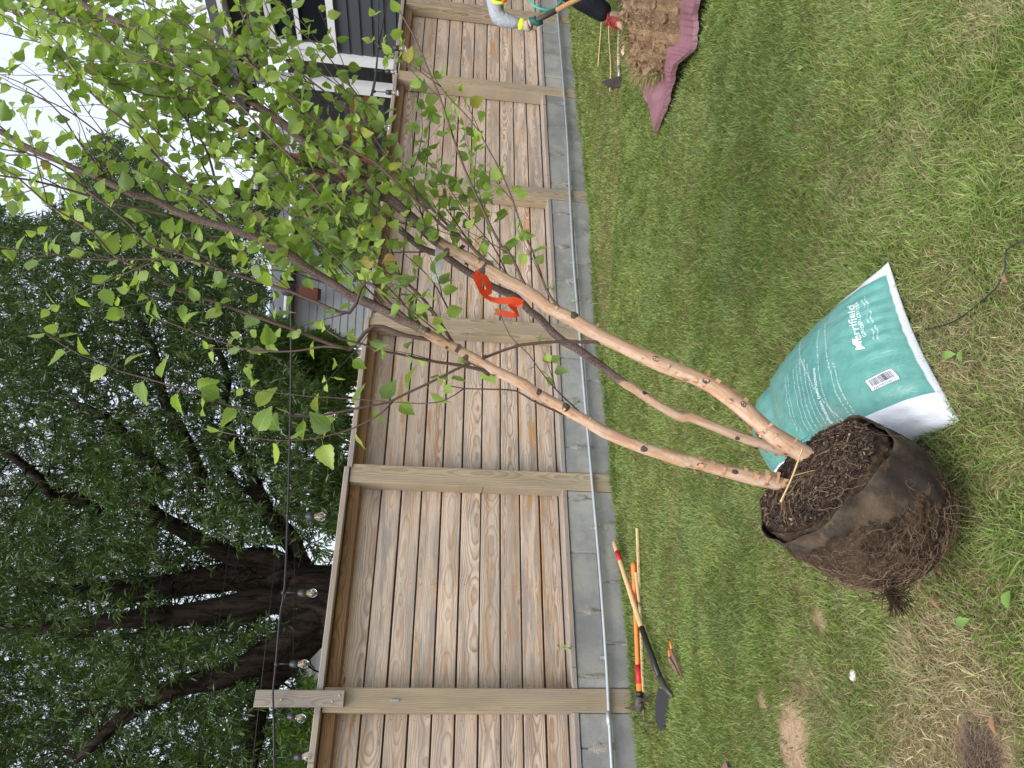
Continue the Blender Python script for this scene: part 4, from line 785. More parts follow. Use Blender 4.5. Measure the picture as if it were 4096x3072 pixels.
t = T('striped_tape'); x, y, z = t.sep(t.attr()); fr = t.m('GREATER_THAN', t.m('FRACT', t.m('MULTIPLY', t.m('ADD', x, t.m('MULTIPLY', y, .6)), 8.)), .5); M_str = t.bsdf(t.mix(fr, (.75, .07, .08), (.75, .72, .70)), .5)
m = MB(); a_, b_ = G(2505, 176, .045), G(2490, 218, .045); sd_ = np.cross((b_-a_), ZU); sd_ /= np.linalg.norm(sd_); vs = []; at = []
for k in range(9):
    q = lin(a_, b_, k/8)+ZU*.006*math.sin(k*2); vs += [q-sd_*.022-ZU*.0, q+sd_*.022+ZU*.012]; at += [(k/8, 0, 0), (k/8, 1, 0)]
n_ = len(vs); m.add(vs+[np.asarray(q)-ZU*.004 for q in vs], [(2*k, 2*k+1, 2*k+3, 2*k+2) for k in range(8)]+[(n_+2*k, n_+2*k+2, n_+2*k+3, n_+2*k+1) for k in range(8)], at+at); tag(m.build('striped_tape', M_str), 'strip of red and white striped tape lying in the grass near the boot', 'tape')
# ---- tarp with dug soil
tp = empty('tarp', G(2700, 300), 'dusty maroon plastic tarp with a pointed corner spread on the grass under the dug soil', 'tarp')
near_e = [(2620, 527), (2640, 472), (2660, 422), (2687, 337), (2714, 270), (2755, 199), (2768, 135), (2778, 67), (2804, 0), (2840, -120), (2880, -260)]
far_e = [(2620, 526), (2610, 456), (2597, 425), (2586, 398), (2583, 364), (2586, 335), (2574, 302), (2572, 240), (2560, 150), (2555, 40), (2550, -260)]
ne = catmull([G(v, y, .05) for v, y in near_e], .01); fe_ = catmull([G(v, y, .04) for v, y in far_e], .01); nn1 = 150; ii = np.linspace(0, 1, nn1)
samp = lambda A, t_: A[min(len(A)-1, int(t_*(len(A)-1)))]
vs = []; kk = 18
for i in range(nn1):
    a_, b_ = samp(ne, ii[i]), samp(fe_, ii[i])
    for j in range(kk+1):
        q = lin(a_, b_, j/kk); d = np.linalg.norm(a_-b_); q = q+ZU*(mn.fractal(Vector(q)*5, 1, 2, 3)*.035*min(1, d*2)+.03*math.exp(-(j/3.5)**2)*math.sin(i*.13)*min(1, d)+.01); vs.append(q)
F4 = [(i*(kk+1)+j, i*(kk+1)+j+1, (i+1)*(kk+1)+j+1, (i+1)*(kk+1)+j) for i in range(nn1-1) for j in range(kk)]; n_ = len(vs)
m = MB(); m.add(vs+[q-ZU*.004 for q in vs], F4+[tuple(n_+i for i in reversed(q)) for q in F4])
m.add([q for i in range(nn1) for q in (vs[i*(kk+1)], vs[i*(kk+1)]-ZU*.028+np.array([0, -.012, 0]))], [(2*i, 2*i+1, 2*i+3, 2*i+2) for i in range(nn1-1)])
M_tarp = flat('maroon_tarp', (.21, .095, .115), .42, 0, .3, 10, .006, spec=.6); m.build('sheet', M_tarp, tp, True, fixn=False)
t = T('dug_subsoil'); p = t.pos(); a = t.noise(p, 7, 7, .72); b = t.noise(p, 60, 5, .75); c = t.mix(t.sm(a, .3, .7), (.26, .155, .085), (.47, .325, .20)); c = t.mix(t.m('MULTIPLY', t.sm(b, .55, .7), .5), c, (.60, .45, .31)); M_dirt = t.bsdf(c, .95, t.m('ADD', b, a), .03, 1., spec=.08)
dp = empty('soil_pile', G(2720, 60), 'heap of crumbly light brown subsoil dug out onto the maroon tarp', 'soil heap')
c0, c1 = G(2740, -130), G(2640, 300); ax = (c1-c0); L0 = np.linalg.norm(ax); ax /= L0; sdx = np.cross(ax, ZU); m = MB(); nu, nvv = 120, 60; vs = []
nearl = catmull([G(v, y) for v, y in ((2900, -330), (2790, -60), (2772, 30), (2756, 110), (2750, 170), (2715, 230), (2690, 265), (2650, 300))], .03); farl = catmull([G(v, y) for v, y in ((2540, -330), (2555, -60), (2562, 30), (2567, 110), (2575, 170), (2590, 240), (2610, 280), (2648, 302))], .03)
for i in range(nu+1):
    u_ = i/nu; a_, b_ = samp(nearl, u_), samp(farl, u_); ht = .24*(1-u_)**.55*(.9+.1*math.sin(u_*17)) if u_ < 1 else 0
    for j in range(nvv+1):
        w1 = j/nvv; q = lin(a_, b_, w1); pr_ = math.sin(math.pi*min(1, max(0, w1))**.9)**.6; q = q.copy(); q[2] = .05+ht*pr_+(mn.fractal(Vector(q)*7, 1, 2, 5)*.05+abs(mn.fractal(Vector(q)*22, 1, 2, 3))*.03+mn.fractal(Vector(q)*60, 1, 2, 3)*.012)*min(1, pr_*1.5); vs.append(q)
m.add(vs, [(i*(nvv+1)+j, i*(nvv+1)+j+1, (i+1)*(nvv+1)+j+1, (i+1)*(nvv+1)+j) for i in range(nu) for j in range(nvv)]); m.build('heap', M_dirt, dp, True)
m = MB()
for _ in range(1500):
    u_ = random.random()**1.1; w1 = random.uniform(.02, .98); i, j = int(u_*nu), int(w1*nvv); q = vs[min(len(vs)-1, i*(nvv+1)+j)]+rng.normal(0, .012, 3)*np.array([1, 1, .3]); r = random.choice((.006, .008, .012, .02, .03)) if random.random() < .35 else .006; r *= random.uniform(.7, 1.2)
    b_ = [rng.normal(0, 1, 3) for _ in range(3)]; X1 = b_[0]/np.linalg.norm(b_[0])*r; Y1 = np.cross(X1, b_[1]); Y1 /= np.linalg.norm(Y1); Y1 *= r*random.uniform(.6, 1); Z1 = np.cross(X1, Y1); Z1 = Z1/np.linalg.norm(Z1)*r*random.uniform(.5, .9)
    o6 = [X1, -X1, Y1, -Y1, Z1, -Z1]; o6 = [q+o*random.uniform(.8, 1.15) for o in o6]+[q+(X1*a+Y1*b+Z1*c)*.62*random.uniform(.85, 1.1) for a in (-1, 1) for b in (-1, 1) for c in (-1, 1)]
    m.add(o6, [(0, 12, 13), (0, 13, 11), (0, 11, 10), (0, 10, 12), (1, 8, 9), (1, 9, 7), (1, 7, 6), (1, 6, 8), (2, 13, 12), (2, 12, 8), (2, 8, 9), (2, 9, 13), (3, 10, 11), (3, 11, 7), (3, 7, 6), (3, 6, 10), (4, 13, 9), (4, 9, 7), (4, 7, 11), (4, 11, 13), (5, 12, 10), (5, 10, 6), (5, 6, 8), (5, 8, 12)])
m.build('clods', M_dirt, dp, False)
# sod with long grass along the far side of the heap
sod = empty('turf_clump', G(2560, 200), 'long shaggy grass turf cut out and heaped along the back of the soil pile', 'turf'); m = MB(); cols = []; Vb = []; Nb = 15000
for i in range(Nb):
    u_ = rng.random()**.8; w1 = 1.0+rng.normal(.0, .30); w1 = max(.72, w1); i_ = min(nu, int(u_*nu)); a_, b_ = samp(nearl, u_), samp(farl, u_); q = a_+(b_-a_)/np.linalg.norm(b_-a_)*(np.linalg.norm(b_-a_)*1.0+(w1-1)*.62); hh_ = .14*math.exp(-((w1-.95)/.25)**2)*(1-u_*.75); q = np.array([q[0], q[1], hh_+.015]); d = np.array([rng.normal(-.35, .45), rng.normal(.05, .5), .75]); d /= np.linalg.norm(d); L_ = rng.uniform(.05, .12)
    dr = rng.random() < .25+.6*max(0, u_-.45)*(1.6)-.15*(w1 > 1.15); cc_ = np.array([.46, .35, .17]) if dr else np.array([.13, .19, .05]); cc_ = cc_*rng.uniform(.6, 1.25); sx_ = np.cross(d, rng.normal(0, 1, 3)); sx_ /= np.linalg.norm(sx_); wdd = rng.uniform(.0020, .0036)
    md = q+d*L_*.55; tp_ = md+(d+np.array([rng.normal(0, .6), rng.normal(0, .6), -.5]))*L_*.5; Vb.append([q-sx_*wdd, q+sx_*wdd, md-sx_*wdd*.8, md+sx_*wdd*.8, tp_]); cols.append([cc_]*5)
Vb = np.array(Vb); Bb = np.arange(Nb)[:, None]*5; Fb = np.concatenate([Bb+[0, 1, 3], Bb+[0, 3, 2], Bb+[2, 3, 4]], 1).reshape(-1, 3); o = npmesh('turf_grass', Vb.reshape(-1, 3), Fb, M_grass, {'bc': np.array(cols).reshape(-1, 3)}, sod); tag(o, kind='stuff')
m = MB()
for i in range(40):
    u_ = i/42; a_, b_ = samp(nearl, u_), samp(farl, u_); q = a_+(b_-a_)*.93; m.lathe(q+ZU*.0, ZU+rng.normal(0, .2, 3), [(-.02, .02), (.01, .075), (.05*(1-u_*.6)+.01, .06), (.08*(1-u_*.7)+.02, .012)], 9)
m.build('sod', M_soil, sod, True)

# ================================================================== PERSON (mostly outside the photo, working with a shovel)
def skin(name, joints, edges, rad, mat, parent, sub=2):
    me = bpy.data.meshes.new(name); me.from_pydata([tuple(map(float, j)) for j in joints], edges, []); me.materials.append(mat); o = link(name, me, parent)
    m_ = o.modifiers.new('skin', 'SKIN'); me.skin_vertices or None
    for i, r in enumerate(rad): me.skin_vertices[0].data[i].radius = (r, r) if np.isscalar(r) else r
    me.skin_vertices[0].data[0].use_root = True
    sb = o.modifiers.new('sub', 'SUBSURF'); sb.levels = sb.render_levels = sub; m_.use_smooth_shade = True; return o
def skinmesh(name, joints, edges, rad, mat, parent, sub=2):
    o = skin(name, joints, edges, rad, mat, parent, sub); bpy.context.view_layer.update(); dg = bpy.context.evaluated_depsgraph_get(); me = bpy.data.meshes.new_from_object(o.evaluated_get(dg)); o.modifiers.clear(); old = o.data; o.data = me; bpy.data.meshes.remove(old)
    if not me.materials: me.materials.append(mat)
    me.polygons.foreach_set('use_smooth', [True]*len(me.polygons)); return o
M_skin = flat('skin', (.42, .25, .17), .5); t = T('grey_sweat_fabric'); p = t.pos(); a = t.noise(p, 420, 2); b = t.noise(p, 9, 4, .6, 1.); M_sweat = t.bsdf(t.mix(t.sm(a, .35, .65), (.25, .27, .31), (.48, .50, .54)), .9, t.m('ADD', t.m('MULTIPLY', b, 3.), t.m('MULTIPLY', a, .3)), .015, .8, spec=.1)
M_pant = flat('black_trousers', (.012, .013, .018), .75, 0, .3, 7, .02, spec=.2); M_hivis = flat('hi_vis_yellow', (.62, .95, .04), .5, var=.05); M_vest = flat('hi_vis_orange', (.90, .16, .03), .5, var=.05)
M_glove = flat('beige_glove_knit', (.42, .33, .27), .9, 0, .25, 60, .003); M_grip = flat('green_glove_palm', (.012, .09, .075), .55); M_boot = flat('pale_leather_boot', (.36, .24, .18), .7, 0, .3, 30, .003); M_lace = flat('red_laces', (.34, .015, .025), .7)
pe = empty('person', G(2530, 80), 'worker bending with a shovel, grey sleeve, orange vest, black trousers and red laced boot', 'person')
J = dict(pel=P(2120, -265, 5.42), ches=P(1990, -215, 5.36), neck=P(1930, -200, 5.32), head=P(1860, -185, 5.26), top=P(1810, -175, 5.22), shL=P(1962, -118, 5.26), elL=P(1990, 72, 5.24), wrL=P(2086, 97, 5.22), haL=P(2122, 93, 5.20),
         shR=P(1985, -260, 5.62), elR=P(2120, -200, 5.50), wrR=P(2215, -140, 5.25), haR=P(2245, -125, 5.20), hiL=P(2135, -235, 5.36), knL=P(2262, -52, 5.20), anL=P(2452, 74, 5.27), toL=P(2505, 118, 5.14), hiR=P(2135, -300, 5.52), knR=P(2300, -340, 5.40), anR=P(2460, -400, 5.60), toR=P(2500, -370, 5.45))
ks = list(J); ix = {k: i for i, k in enumerate(ks)}; E_ = [('pel', 'ches'), ('ches', 'neck'), ('neck', 'head'), ('head', 'top'), ('ches', 'shL'), ('shL', 'elL'), ('elL', 'wrL'), ('wrL', 'haL'), ('ches', 'shR'), ('shR', 'elR'), ('elR', 'wrR'), ('wrR', 'haR'), ('pel', 'hiL'), ('hiL', 'knL'), ('knL', 'anL'), ('anL', 'toL'), ('pel', 'hiR'), ('hiR', 'knR'), ('knR', 'anR'), ('anR', 'toR')]
rd = dict(pel=.125, ches=.125, neck=.055, head=.085, top=.07, shL=.05, elL=.036, wrL=.026, haL=.028, shR=.05, elR=.036, wrR=.026, haR=.028, hiL=.07, knL=.05, anL=.034, toL=.030, hiR=.07, knR=.05, anR=.034, toR=.030)
skinmesh('body', [J[k] for k in ks], [(ix[a], ix[b]) for a, b in E_], [rd[k]*.9 for k in ks], M_skin, pe)
def limb(name, pts, rad, mat, parent=pe, sub=2): return skinmesh(name, pts, [(i, i+1) for i in range(len(pts)-1)], rad, mat, parent, sub)
sw = skinmesh('sweatshirt', [lin(J['pel'], J['ches'], .25), J['ches'], J['shL'], lin(J['shL'], J['elL'], .5), J['elL'], lin(J['elL'], J['wrL'], .3), lin(J['elL'], J['wrL'], .6), lin(J['elL'], J['wrL'], .97), J['shR'], J['elR'], J['wrR'], J['neck']], [(0, 1), (1, 2), (2, 3), (3, 4), (4, 5), (5, 6), (6, 7), (1, 8), (8, 9), (9, 10), (1, 11)], [.15, .15, .085, .074, .066, .058, .050, .036, .085, .06, .042, .07], M_sweat, pe)
sw.data.materials.clear(); sw.data.materials.append(M_sweat)
limb('safety_vest', [lin(J['pel'], J['ches'], .1), lin(J['pel'], J['ches'], .6), J['ches'], lin(J['ches'], J['neck'], .5)], [.165, .17, .172, .12], M_vest)
vp = P(1990, 5, 5.16); m = MB(); m.tube(catmull([P(1955, -60, 5.16), P(1960, -22, 5.13), P(1975, 6, 5.12), P(2000, 12, 5.12), P(2018, 4, 5.14), P(2030, -50, 5.2)], .01), .011, 8); m.build('vest_trim', M_hivis, pe, True)
m = MB(); m.tube([P(2000, -60, 5.1), P(2012, -15, 5.1), P(2021, 4, 5.1)], [.05, .035, .018], 10); m.build('vest_flap', M_vest, pe, True)
a_, b_ = lin(J['elL'], J['wrL'], .93), lin(J['elL'], J['wrL'], 1.12); m = MB(); m.tube([a_, b_], [.041, .039], 16); m.build('cuff_band', M_hivis, pe, True)
limb('trouser_leg', [lin(J['pel'], J['hiL'], .2), J['hiL'], lin(J['hiL'], J['knL'], .5), J['knL'], lin(J['knL'], J['anL'], .5), lin(J['knL'], J['anL'], .93)], [.12, .125, .115, .098, .088, .072], M_pant)
limb('trouser_leg', [lin(J['pel'], J['hiR'], .2), J['hiR'], J['knR'], lin(J['knR'], J['anR'], .93)], [.12, .115, .085, .07], M_pant)
hair = limb('hair', [J['head']+np.array([.0, .03, .03]), J['top']+np.array([0, .02, .02])], [.095, .08], flat('dark_hair', (.02, .015, .012), .7))
m = MB(); fc = J['head']+np.array([-.06, -.06, -.02])   # face
for d in ((.02, -.03, .01), (-.035, .02, .01)): m.lathe(fc+np.array(d), np.array([-.7, -.7, 0]), [(0, .012), (.006, .009)], 8)
m.build('eyes', M_blk, pe); m = MB(); m.tube([fc+np.array([-.01, -.01, .0]), fc+np.array([-.03, -.03, -.025]), fc+np.array([-.015, -.015, -.035])], [.008, .014, .010], 8); m.tube([fc+np.array([.015, -.035, -.055]), fc+np.array([-.03, .01, -.055])], .006, 6); m.build('face', M_skin, pe, True)
# glove: palm and five fingers closed round the shaft
SH0, SH1 = P(2128, 92, 5.17), P(2300, 2, 5.03); sax = (SH1-SH0)/np.linalg.norm(SH1-SH0)
hc = P(2128, 92, 5.185); fore = (J['wrL']-J['elL']); fore /= np.linalg.norm(fore); side = np.cross(sax, FW); side /= np.linalg.norm(side); frt = np.cross(side, sax); 
gl = limb('glove', [J['wrL']-fore*.02, J['wrL']+fore*.02, J['wrL']+fore*.055, hc+frt*.01-fore*.002+np.array([-.012, 0, 0])], [.036, .040, .046, .042], M_glove)
for k in range(4):
    b0_ = hc+sax*(-.034+.023*k)+FW*.0; r_ = .031; pts = []
    for j, an_ in enumerate((200, 265, 330, 30)):
        q = math.radians(an_); pts.append(b0_+(side*math.cos(q)+frt*math.sin(q))*r_)
    skinmesh('finger', pts, [(0, 1), (1, 2), (2, 3)], [.0125, .012, .0115, .0095], M_grip if k > 1 else M_glove, gl, 1)
pts = [hc+frt*.03+sax*.03, hc+frt*.035+sax*.055+side*.01, hc+sax*.075+side*.028]; skinmesh('thumb', pts, [(0, 1), (1, 2)], [.016, .014, .011], M_grip, gl, 1)
m = MB(); m.tube([P(2118, 74, 5.16), P(2132, 82, 5.15), P(2150, 96, 5.15), P(2172, 90, 5.15)], [.012, .022, .020, .010], 8); m.build('glove_palm', M_grip, gl, True)
gr2 = limb('glove', [J['wrR'], lin(J['wrR'], J['haR'], .6), J['haR']], [.036, .042, .038], M_glove)
for k in range(4):
    b0_ = J['haR']+sax*(-.034+.023*k); pts = [b0_+(side*math.cos(math.radians(q))+frt*math.sin(math.radians(q)))*.03 for q in (200, 270, 330)]; skinmesh('finger', pts, [(0, 1), (1, 2)], [.0125, .012, .010], M_glove, gr2, 1)
skinmesh('thumb', [J['haR']+frt*.03, J['haR']+frt*.03+sax*.05], [(0, 1)], [.015, .011], M_glove, gr2, 1)
m = MB(); m.tube([P(2352, 22, 5.2), P(2366, 8, 5.18), P(2372, -20, 5.18)], [.018, .022, .02], 8); m.build('glove_tip', M_grip, gr2, True)
def boot(an, to, nm):
    d = to-an; d[2] = 0; d /= np.linalg.norm(d); heel = np.array([an[0], an[1], .03])-d*.05; tip = np.array([an[0], an[1], .025])+d*.21
    o = limb('boot', [an+ZU*.06, an, np.array([an[0], an[1], .075]), lin(np.array([an[0], an[1], .07]), tip, .45), tip+ZU*.012], [.060, .058, .060, .052, .040], M_boot)
    m = MB(); m.tube([heel, lin(heel, tip, .3), lin(heel, tip, .6), lin(heel, tip, .85), tip+d*.02], [.036, .044, .046, .044, .026], 12); m.v = [(x, y, min(z, .035)*.6+.0) for x, y, z in m.v]; m.build('sole', M_blacks, o)
    m = MB(); s_ = np.cross(d, ZU)
    for k in range(6):
        q = lin(an+ZU*.04+d*.055, lin(an, tip, .55)+ZU*.045, k/5)
        m.tube(catmull([q-s_*.036-ZU*.012, q+ZU*.012+d*.01, q+s_*.036-ZU*.012+d*.012], .01), .0038, 6); m.tube(catmull([q+s_*.034-ZU*.012, q+ZU*.014, q-s_*.036-ZU*.012+d*.016], .01), .0035, 6)
    m.tube(catmull([an+ZU*.05-s_*.06, an+ZU*.055+d*.066, an+ZU*.05+s_*.06], .012), .007, 6); m.tube(catmull([an+ZU*.05+d*.066, an+ZU*.02+d*.10+s_*.03, an-ZU*.03+d*.11+s_*.04], .01), .005, 6); m.build('laces', M_lace, o, True)
anL = J['anL'].copy(); boot(anL, J['toL'], 'l'); boot(J['anR'].copy(), J['toR'], 'r')
sv = empty('shovel', SH1, 'long handled shovel with a brown wooden shaft held in the worker gloves', 'shovel')
e1 = SH0-sax*.035; e2 = SH0+sax*.20; e3 = SH0+sax*1.05
m = MB(); m.tube([e1, e1+sax*.01, e2], [.015, .019, .0205], 12); m.build('grip_sleeve', M_steel, sv, True)
M_shaft = flat('oiled_brown_shaft', (.36, .20, .085), .5, 0, .35, 25); m = MB(); m.tube([e2, lin(e2, e3, .5), e3], .0185, 12); m.build('shaft', M_shaft, sv, True)
e4 = e3+sax*.26; m = MB(); m.prism([e3-side*.10, e3+side*.10, e4+side*.09, e4+sax*.06, e4-side*.09], frt*.006); m.tube([e3-sax*.08, e3+sax*.12], .022, 10); m.build('blade', M_steel, sv)
hs = MB(); hs.tube(catmull([FP(8.30, -.03, .55), FP(8.02, -.045, .475), FP(7.93, -.05, .36), FP(7.98, -.045, .22), FP(8.25, -.05, .12), FP(8.7, -.05, .3), FP(8.75, -.05, .55), FP(8.3, -.03, .64)], .04), .013, 10)
tag(hs.build('garden_hose', flat('teal_hose', (.05, .42, .33), .4), None, True), 'loop of teal garden hose hanging against the far end of the fence', 'hose')
# ================================================================== STRING LIGHTS
M_cable = flat('black_cable', (.018, .018, .02), .5); M_sock = flat('black_lamp_socket', (.025, .026, .03), .45)
t = T('bulb_glass'); q = t.n('ShaderNodeBsdfGlass'); q.inputs['Roughness'].default_value = .0; q.inputs['IOR'].default_value = 1.42; q.inputs[0].default_value = (.97, .98, 1, 1); g2 = t.n('ShaderNodeBsdfTransparent'); mx = t.n('ShaderNodeMixShader'); mx.inputs[0].default_value = .2; t.t.links.new(q.outputs[0], mx.inputs[1]); t.t.links.new(g2.outputs[0], mx.inputs[2]); t.t.links.new(mx.outputs[0], t.o.inputs[0]); M_glass = t.mat
M_fil = flat('filament', (.85, .42, .12), .4)
def bulb(a_, b_, lab, k=1., group='filament bulbs hanging from the light cable', parts=True):
    "a_ top at the cable, b_ bottom of the glass"
    ax = b_-a_; L_ = np.linalg.norm(ax); ax = ax/L_; e = empty('light_bulb', a_, lab, 'light bulb', group); c = b_-ax*.095*k
    m = MB(); m.tube([a_, lin(a_, c, .5), c], .003*k, 6); m.lathe(a_-ax*.012, ax, [(0, .008*k), (.01, .011*k), (.022, .007*k)], 8); m.lathe(c, ax, [(0, .006*k), (.006*k, .0145*k), (.022*k, .0165*k), (.024*k, .0175*k), (.028*k, .0165*k), (.042*k, .0165*k), (.043*k, .0150*k)], 14); m.build('socket', M_sock, e, True)
    g = c+ax*.043*k; m = MB(); m.lathe(g, ax, [(0, .0125*k), (.008*k, .0135*k), (.018*k, .0185*k), (.028*k, .0205*k), (.038*k, .0185*k), (.046*k, .012*k), (.051*k, .003*k)], 18); m.build('glass', M_glass, e, True)
    m = MB()
    for s_ in (-1, 1): m.tube([g, g+ax*.012*k+TF*.002*s_, g+ax*.034*k+TF*.004*s_], .0009*k, 4)
    m.build('filament', M_fil, e); return e
lc = empty('light_cable', P(1140, 2000, 3.6), 'thick black light cable sagging from the fence post board towards the house', 'cable')
main = [P(1098, 3150, 4.0), P(1097, 3028, 4.02), P(1094, 2845, 4.06), P(1092, 2770, 4.06), P(1104, 2648, 4.02), P(1120, 2465, 3.95), P(1139, 2338, 3.88), P(1152, 2022, 3.7), P(1158, 1823, 3.55), P(1163, 1600, 3.42), P(1165, 1350, 3.3), P(1163, 1170, 3.2)]
m = MB(); m.tube(catmull(main, .05), .0062, 8); m.tube(catmull([q+ZU*.005+FW*.004 for q in main], .05), .0025, 6); m.build('cable', M_cable, lc, True)
m = MB(); q = P(1150, 1158, 3.2); m.lathe(q, np.array([0, 0, -1.]), [(-.03, .010), (-.02, .028), (.005, .032), (.035, .022), (.04, .010)], 12); m.build('junction', M_sock, lc, True)
for (a_, b_, d, lab) in (((1153, 2060), (1305, 2068), 3.72, 'bulb hanging in front of the big oak trunk, right of the trunk fork'), ((1135, 2370), (1271, 2373), 3.9, 'bulb hanging just left of the round sawn knot on the oak trunk'), ((1107, 2655), (1236, 2656), 4.02, 'bulb hanging nearest the upright board on its side towards the oak trunk'), ((1092, 2850), (1225, 2878), 4.05, 'bulb tilted sideways on the outer side of the upright board'), ((1097, 3030), (1253, 3025), 4.02, 'bulb hanging at the far edge of the view beyond the tilted one'), ((1164, 1655), (1345, 1668), 3.42, 'bulb hanging beside the red deck railing among birch leaves')):
    bulb(P(*a_, d), P(*b_, d-.01), lab, 1.22)
lc2 = empty('light_cable', P(1500, 300, 4.2), 'pair of twisted black light cables running above the fence past the dark grey house', 'cable'); m = MB()
rn2 = [P(1520, -90, 4.4), P(1515, 0, 4.35), P(1511, 190, 4.3), P(1500, 330, 4.2), P(1470, 460, 4.1), P(1448, 567, 4.0), P(1420, 700, 3.9)]; m.tube(catmull(rn2, .05), .0052, 6); m.tube(catmull([P(1565, -90, 4.5), P(1548, 0, 4.45), P(1514, 190, 4.3), P(1496, 330, 4.22), P(1462, 460, 4.12), P(1440, 567, 4.0), P(1405, 700, 3.92)], .05), .0045, 6); m.tube([P(1516, 180, 4.3), P(1518, 195, 4.3)], .012, 8); m.build('cable', M_cable, lc2, True)
for (a_, b_, d, lab) in (((1517, 187), (1629, 196), 4.25, 'bulb hanging in front of the grey siding above the fence cap'), ((1502, 283), (1588, 288), 5.3, 'smaller bulb against the dark porch beside the white trim'), ((1497, 366), (1597, 372), 4.6, 'bulb hanging below the second white porch column'), ((1462, 505), (1560, 510), 4.7, 'bulb half hidden by birch leaves against the dark porch'), ((1240, 580), (1342, 588), 4.0, 'bulb hanging among the birch leaves in front of the wooden deck rail')):
    bulb(P(*a_, d), P(*b_, d-.01), lab, group='bulbs near the grey house')
lc3 = empty('light_cable', P(1180, 2300, 8), 'very thin far light cable with tiny bulbs crossing in front of the oak trunk', 'cable'); m = MB(); far3 = [P(1160, 3100, 7.2), P(1166, 2800, 7.5), P(1172, 2655, 7.7), P(1180, 2230, 8.2), P(1184, 1842, 8.8), P(1180, 1520, 9.2), P(1172, 1200, 9.6)]; m.tube(catmull(far3, .1), .0045, 5); m.build('cable', M_cable, lc3, True)
for i, (v, y, d, lab) in enumerate(((1184, 2028, 8.5, 'right of the oak trunk'), (1180, 2225, 8.2, 'over the middle of the oak trunk'), (1176, 2435, 7.95, 'by the left edge of the oak trunk'), (1183, 1842, 8.8, 'halfway between oak trunk and red railing'), (1180, 1510, 9.2, 'in front of the small bright green tree'), (1172, 2650, 7.7, 'just behind a big bulb near the board'))):
    bulb(P(v, y, d), P(v+19, y, d), 'tiny distant bulb on the thin cable '+lab, k=.62, group='tiny bulbs on the thin far cable')
for lab, pts, d0, d1 in (('thin utility wire crossing highest in the oak crown', ((590, 1000), (405, 2050), (174, 3090), (120, 3300)), 9, 5.2), ('thin utility wire second from the top through the oak crown', ((810, 1050), (690, 2050), (487, 3090), (440, 3300)), 9, 5.2), ('thin utility wire third from the top through the oak crown', ((1025, 1020), (933, 2050), (785, 3090), (740, 3300)), 9, 5.2), ('thin utility wire lowest of the four, behind the oak limbs', ((1110, 2150), (1076, 2465), (1006, 3090), (980, 3300)), 7.2, 5.4)):
    n_ = len(pts); m = MB(); m.tube(catmull([P(v, y, d0+(d1-d0)*i/(n_-1)) for i, (v, y) in enumerate(pts)], .2), .0042, 5); tag(m.build('utility_wire', M_cable, None, True), lab, 'wire', 'utility wires crossing the oak crown')
# ================================================================== OAK
t = T('oak_bark'); p = t.pos(); a = t.noise(t.vm('MULTIPLY', p, (14, 14, 2.2)), 1., 6, .7, .5); b = t.noise(p, 3, 4); M_oak = t.bsdf(t.mix(t.sm(a, .35, .65), (.018, .014, .012), (.07, .055, .045)), .95, a, .05, 1., spec=.1)
ok = empty('oak_tree', P(1500, 2420, 8.6)*np.array([1, 1, 0]), 'huge willow oak with a dark forked trunk rising behind the fence', 'tree')
def r7(*a): return [(x/1.58, 2022+y/1.58) for x, y in a]
def limbp(pts, d0, d1, w0, w1, name='limb', nn=12):
    "widths given as seen in the photo (source pixels)"
    n = len(pts); out = []
    for i, (v, y) in enumerate(pts):
        l = i/(n-1); d = d0+(d1-d0)*l; out.append([*P(v, y, d), (w0+(w1-w0)*l)*d/f/2])
    for k_ in range(n-1):
        for u_ in (0, .33, .66):
            CL.append((pts[k_][0]+(pts[k_+1][0]-pts[k_][0])*u_, pts[k_][1]+(pts[k_+1][1]-pts[k_][1])*u_, d0+(d1-d0)*(k_+u_)/(n-1), (w0+(w1-w0)*(k_+u_)/(n-1))*.5+16)) if random.random() < (1 if pts[k_][0] > 700 else .55) else None
    c = catmull(np.array(out), .12); m = MB(); rr = [q[3]*(1+.08*mn.noise(Vector(q[:3])*3)) for q in c]; m.tube(c[:, :3], rr, nn); m.build(name, M_oak, ok, True); return c
LB = []; CL = []
LB.append(limbp([(2300, 2440), (1750, 2425)]+r7((2300, 640), (2100, 620), (1980, 590), (1850, 560)), 8.6, 8.6, 380, 235, 'trunk', 18))
LB.append(limbp(r7((2050, 560), (1850, 600), (1650, 600), (1400, 650), (1150, 690), (1000, 700), (800, 720), (560, 745), (300, 770), (0, 780), (-250, 790)), 8.6, 7.4, 125, 30))
LB.append(limbp(r7((2000, 510), (1800, 470), (1550, 440), (1200, 490), (900, 540), (570, 550), (300, 520), (50, 470)), 8.7, 9.4, 170, 18))
LB.append(limbp(r7((1110, 462), (1000, 445), (880, 455), (700, 490), (560, 510), (300, 550), (160, 572)), 9.0, 8.9, 26, 10))
LB.append(limbp(r7((2080, 640), (1980, 700), (1800, 850), (1600, 1000), (1400, 1085), (1150, 1140), (900, 1260), (700, 1400), (500, 1600)), 8.5, 7.0, 160, 34))
LB.append(limbp(r7((2100, 700), (2030, 790), (1870, 960), (1700, 1120), (1640, 1250), (1610, 1500), (1560, 1700), (1500, 2000)), 8.7, 8.2, 110, 50))
LB.append(limbp(r7((2000, 480), (1900, 330), (1850, 200), (1720, 60))+r4((1660, 1570), (1560, 1350), (1480, 1200), (1420, 1000), (1440, 820), (1390, 660), (1330, 560), (1290, 400)), 8.8, 9.8, 60, 18))
LB.append(limbp(r7((1900, 440), (1700, 330), (1500, 330), (1370, 270), (1180, 170), (930, 0))+r4((1000, 1380), (870, 1260), (740, 1110), (600, 1020), (450, 960)), 8.8, 8.2, 90, 22))
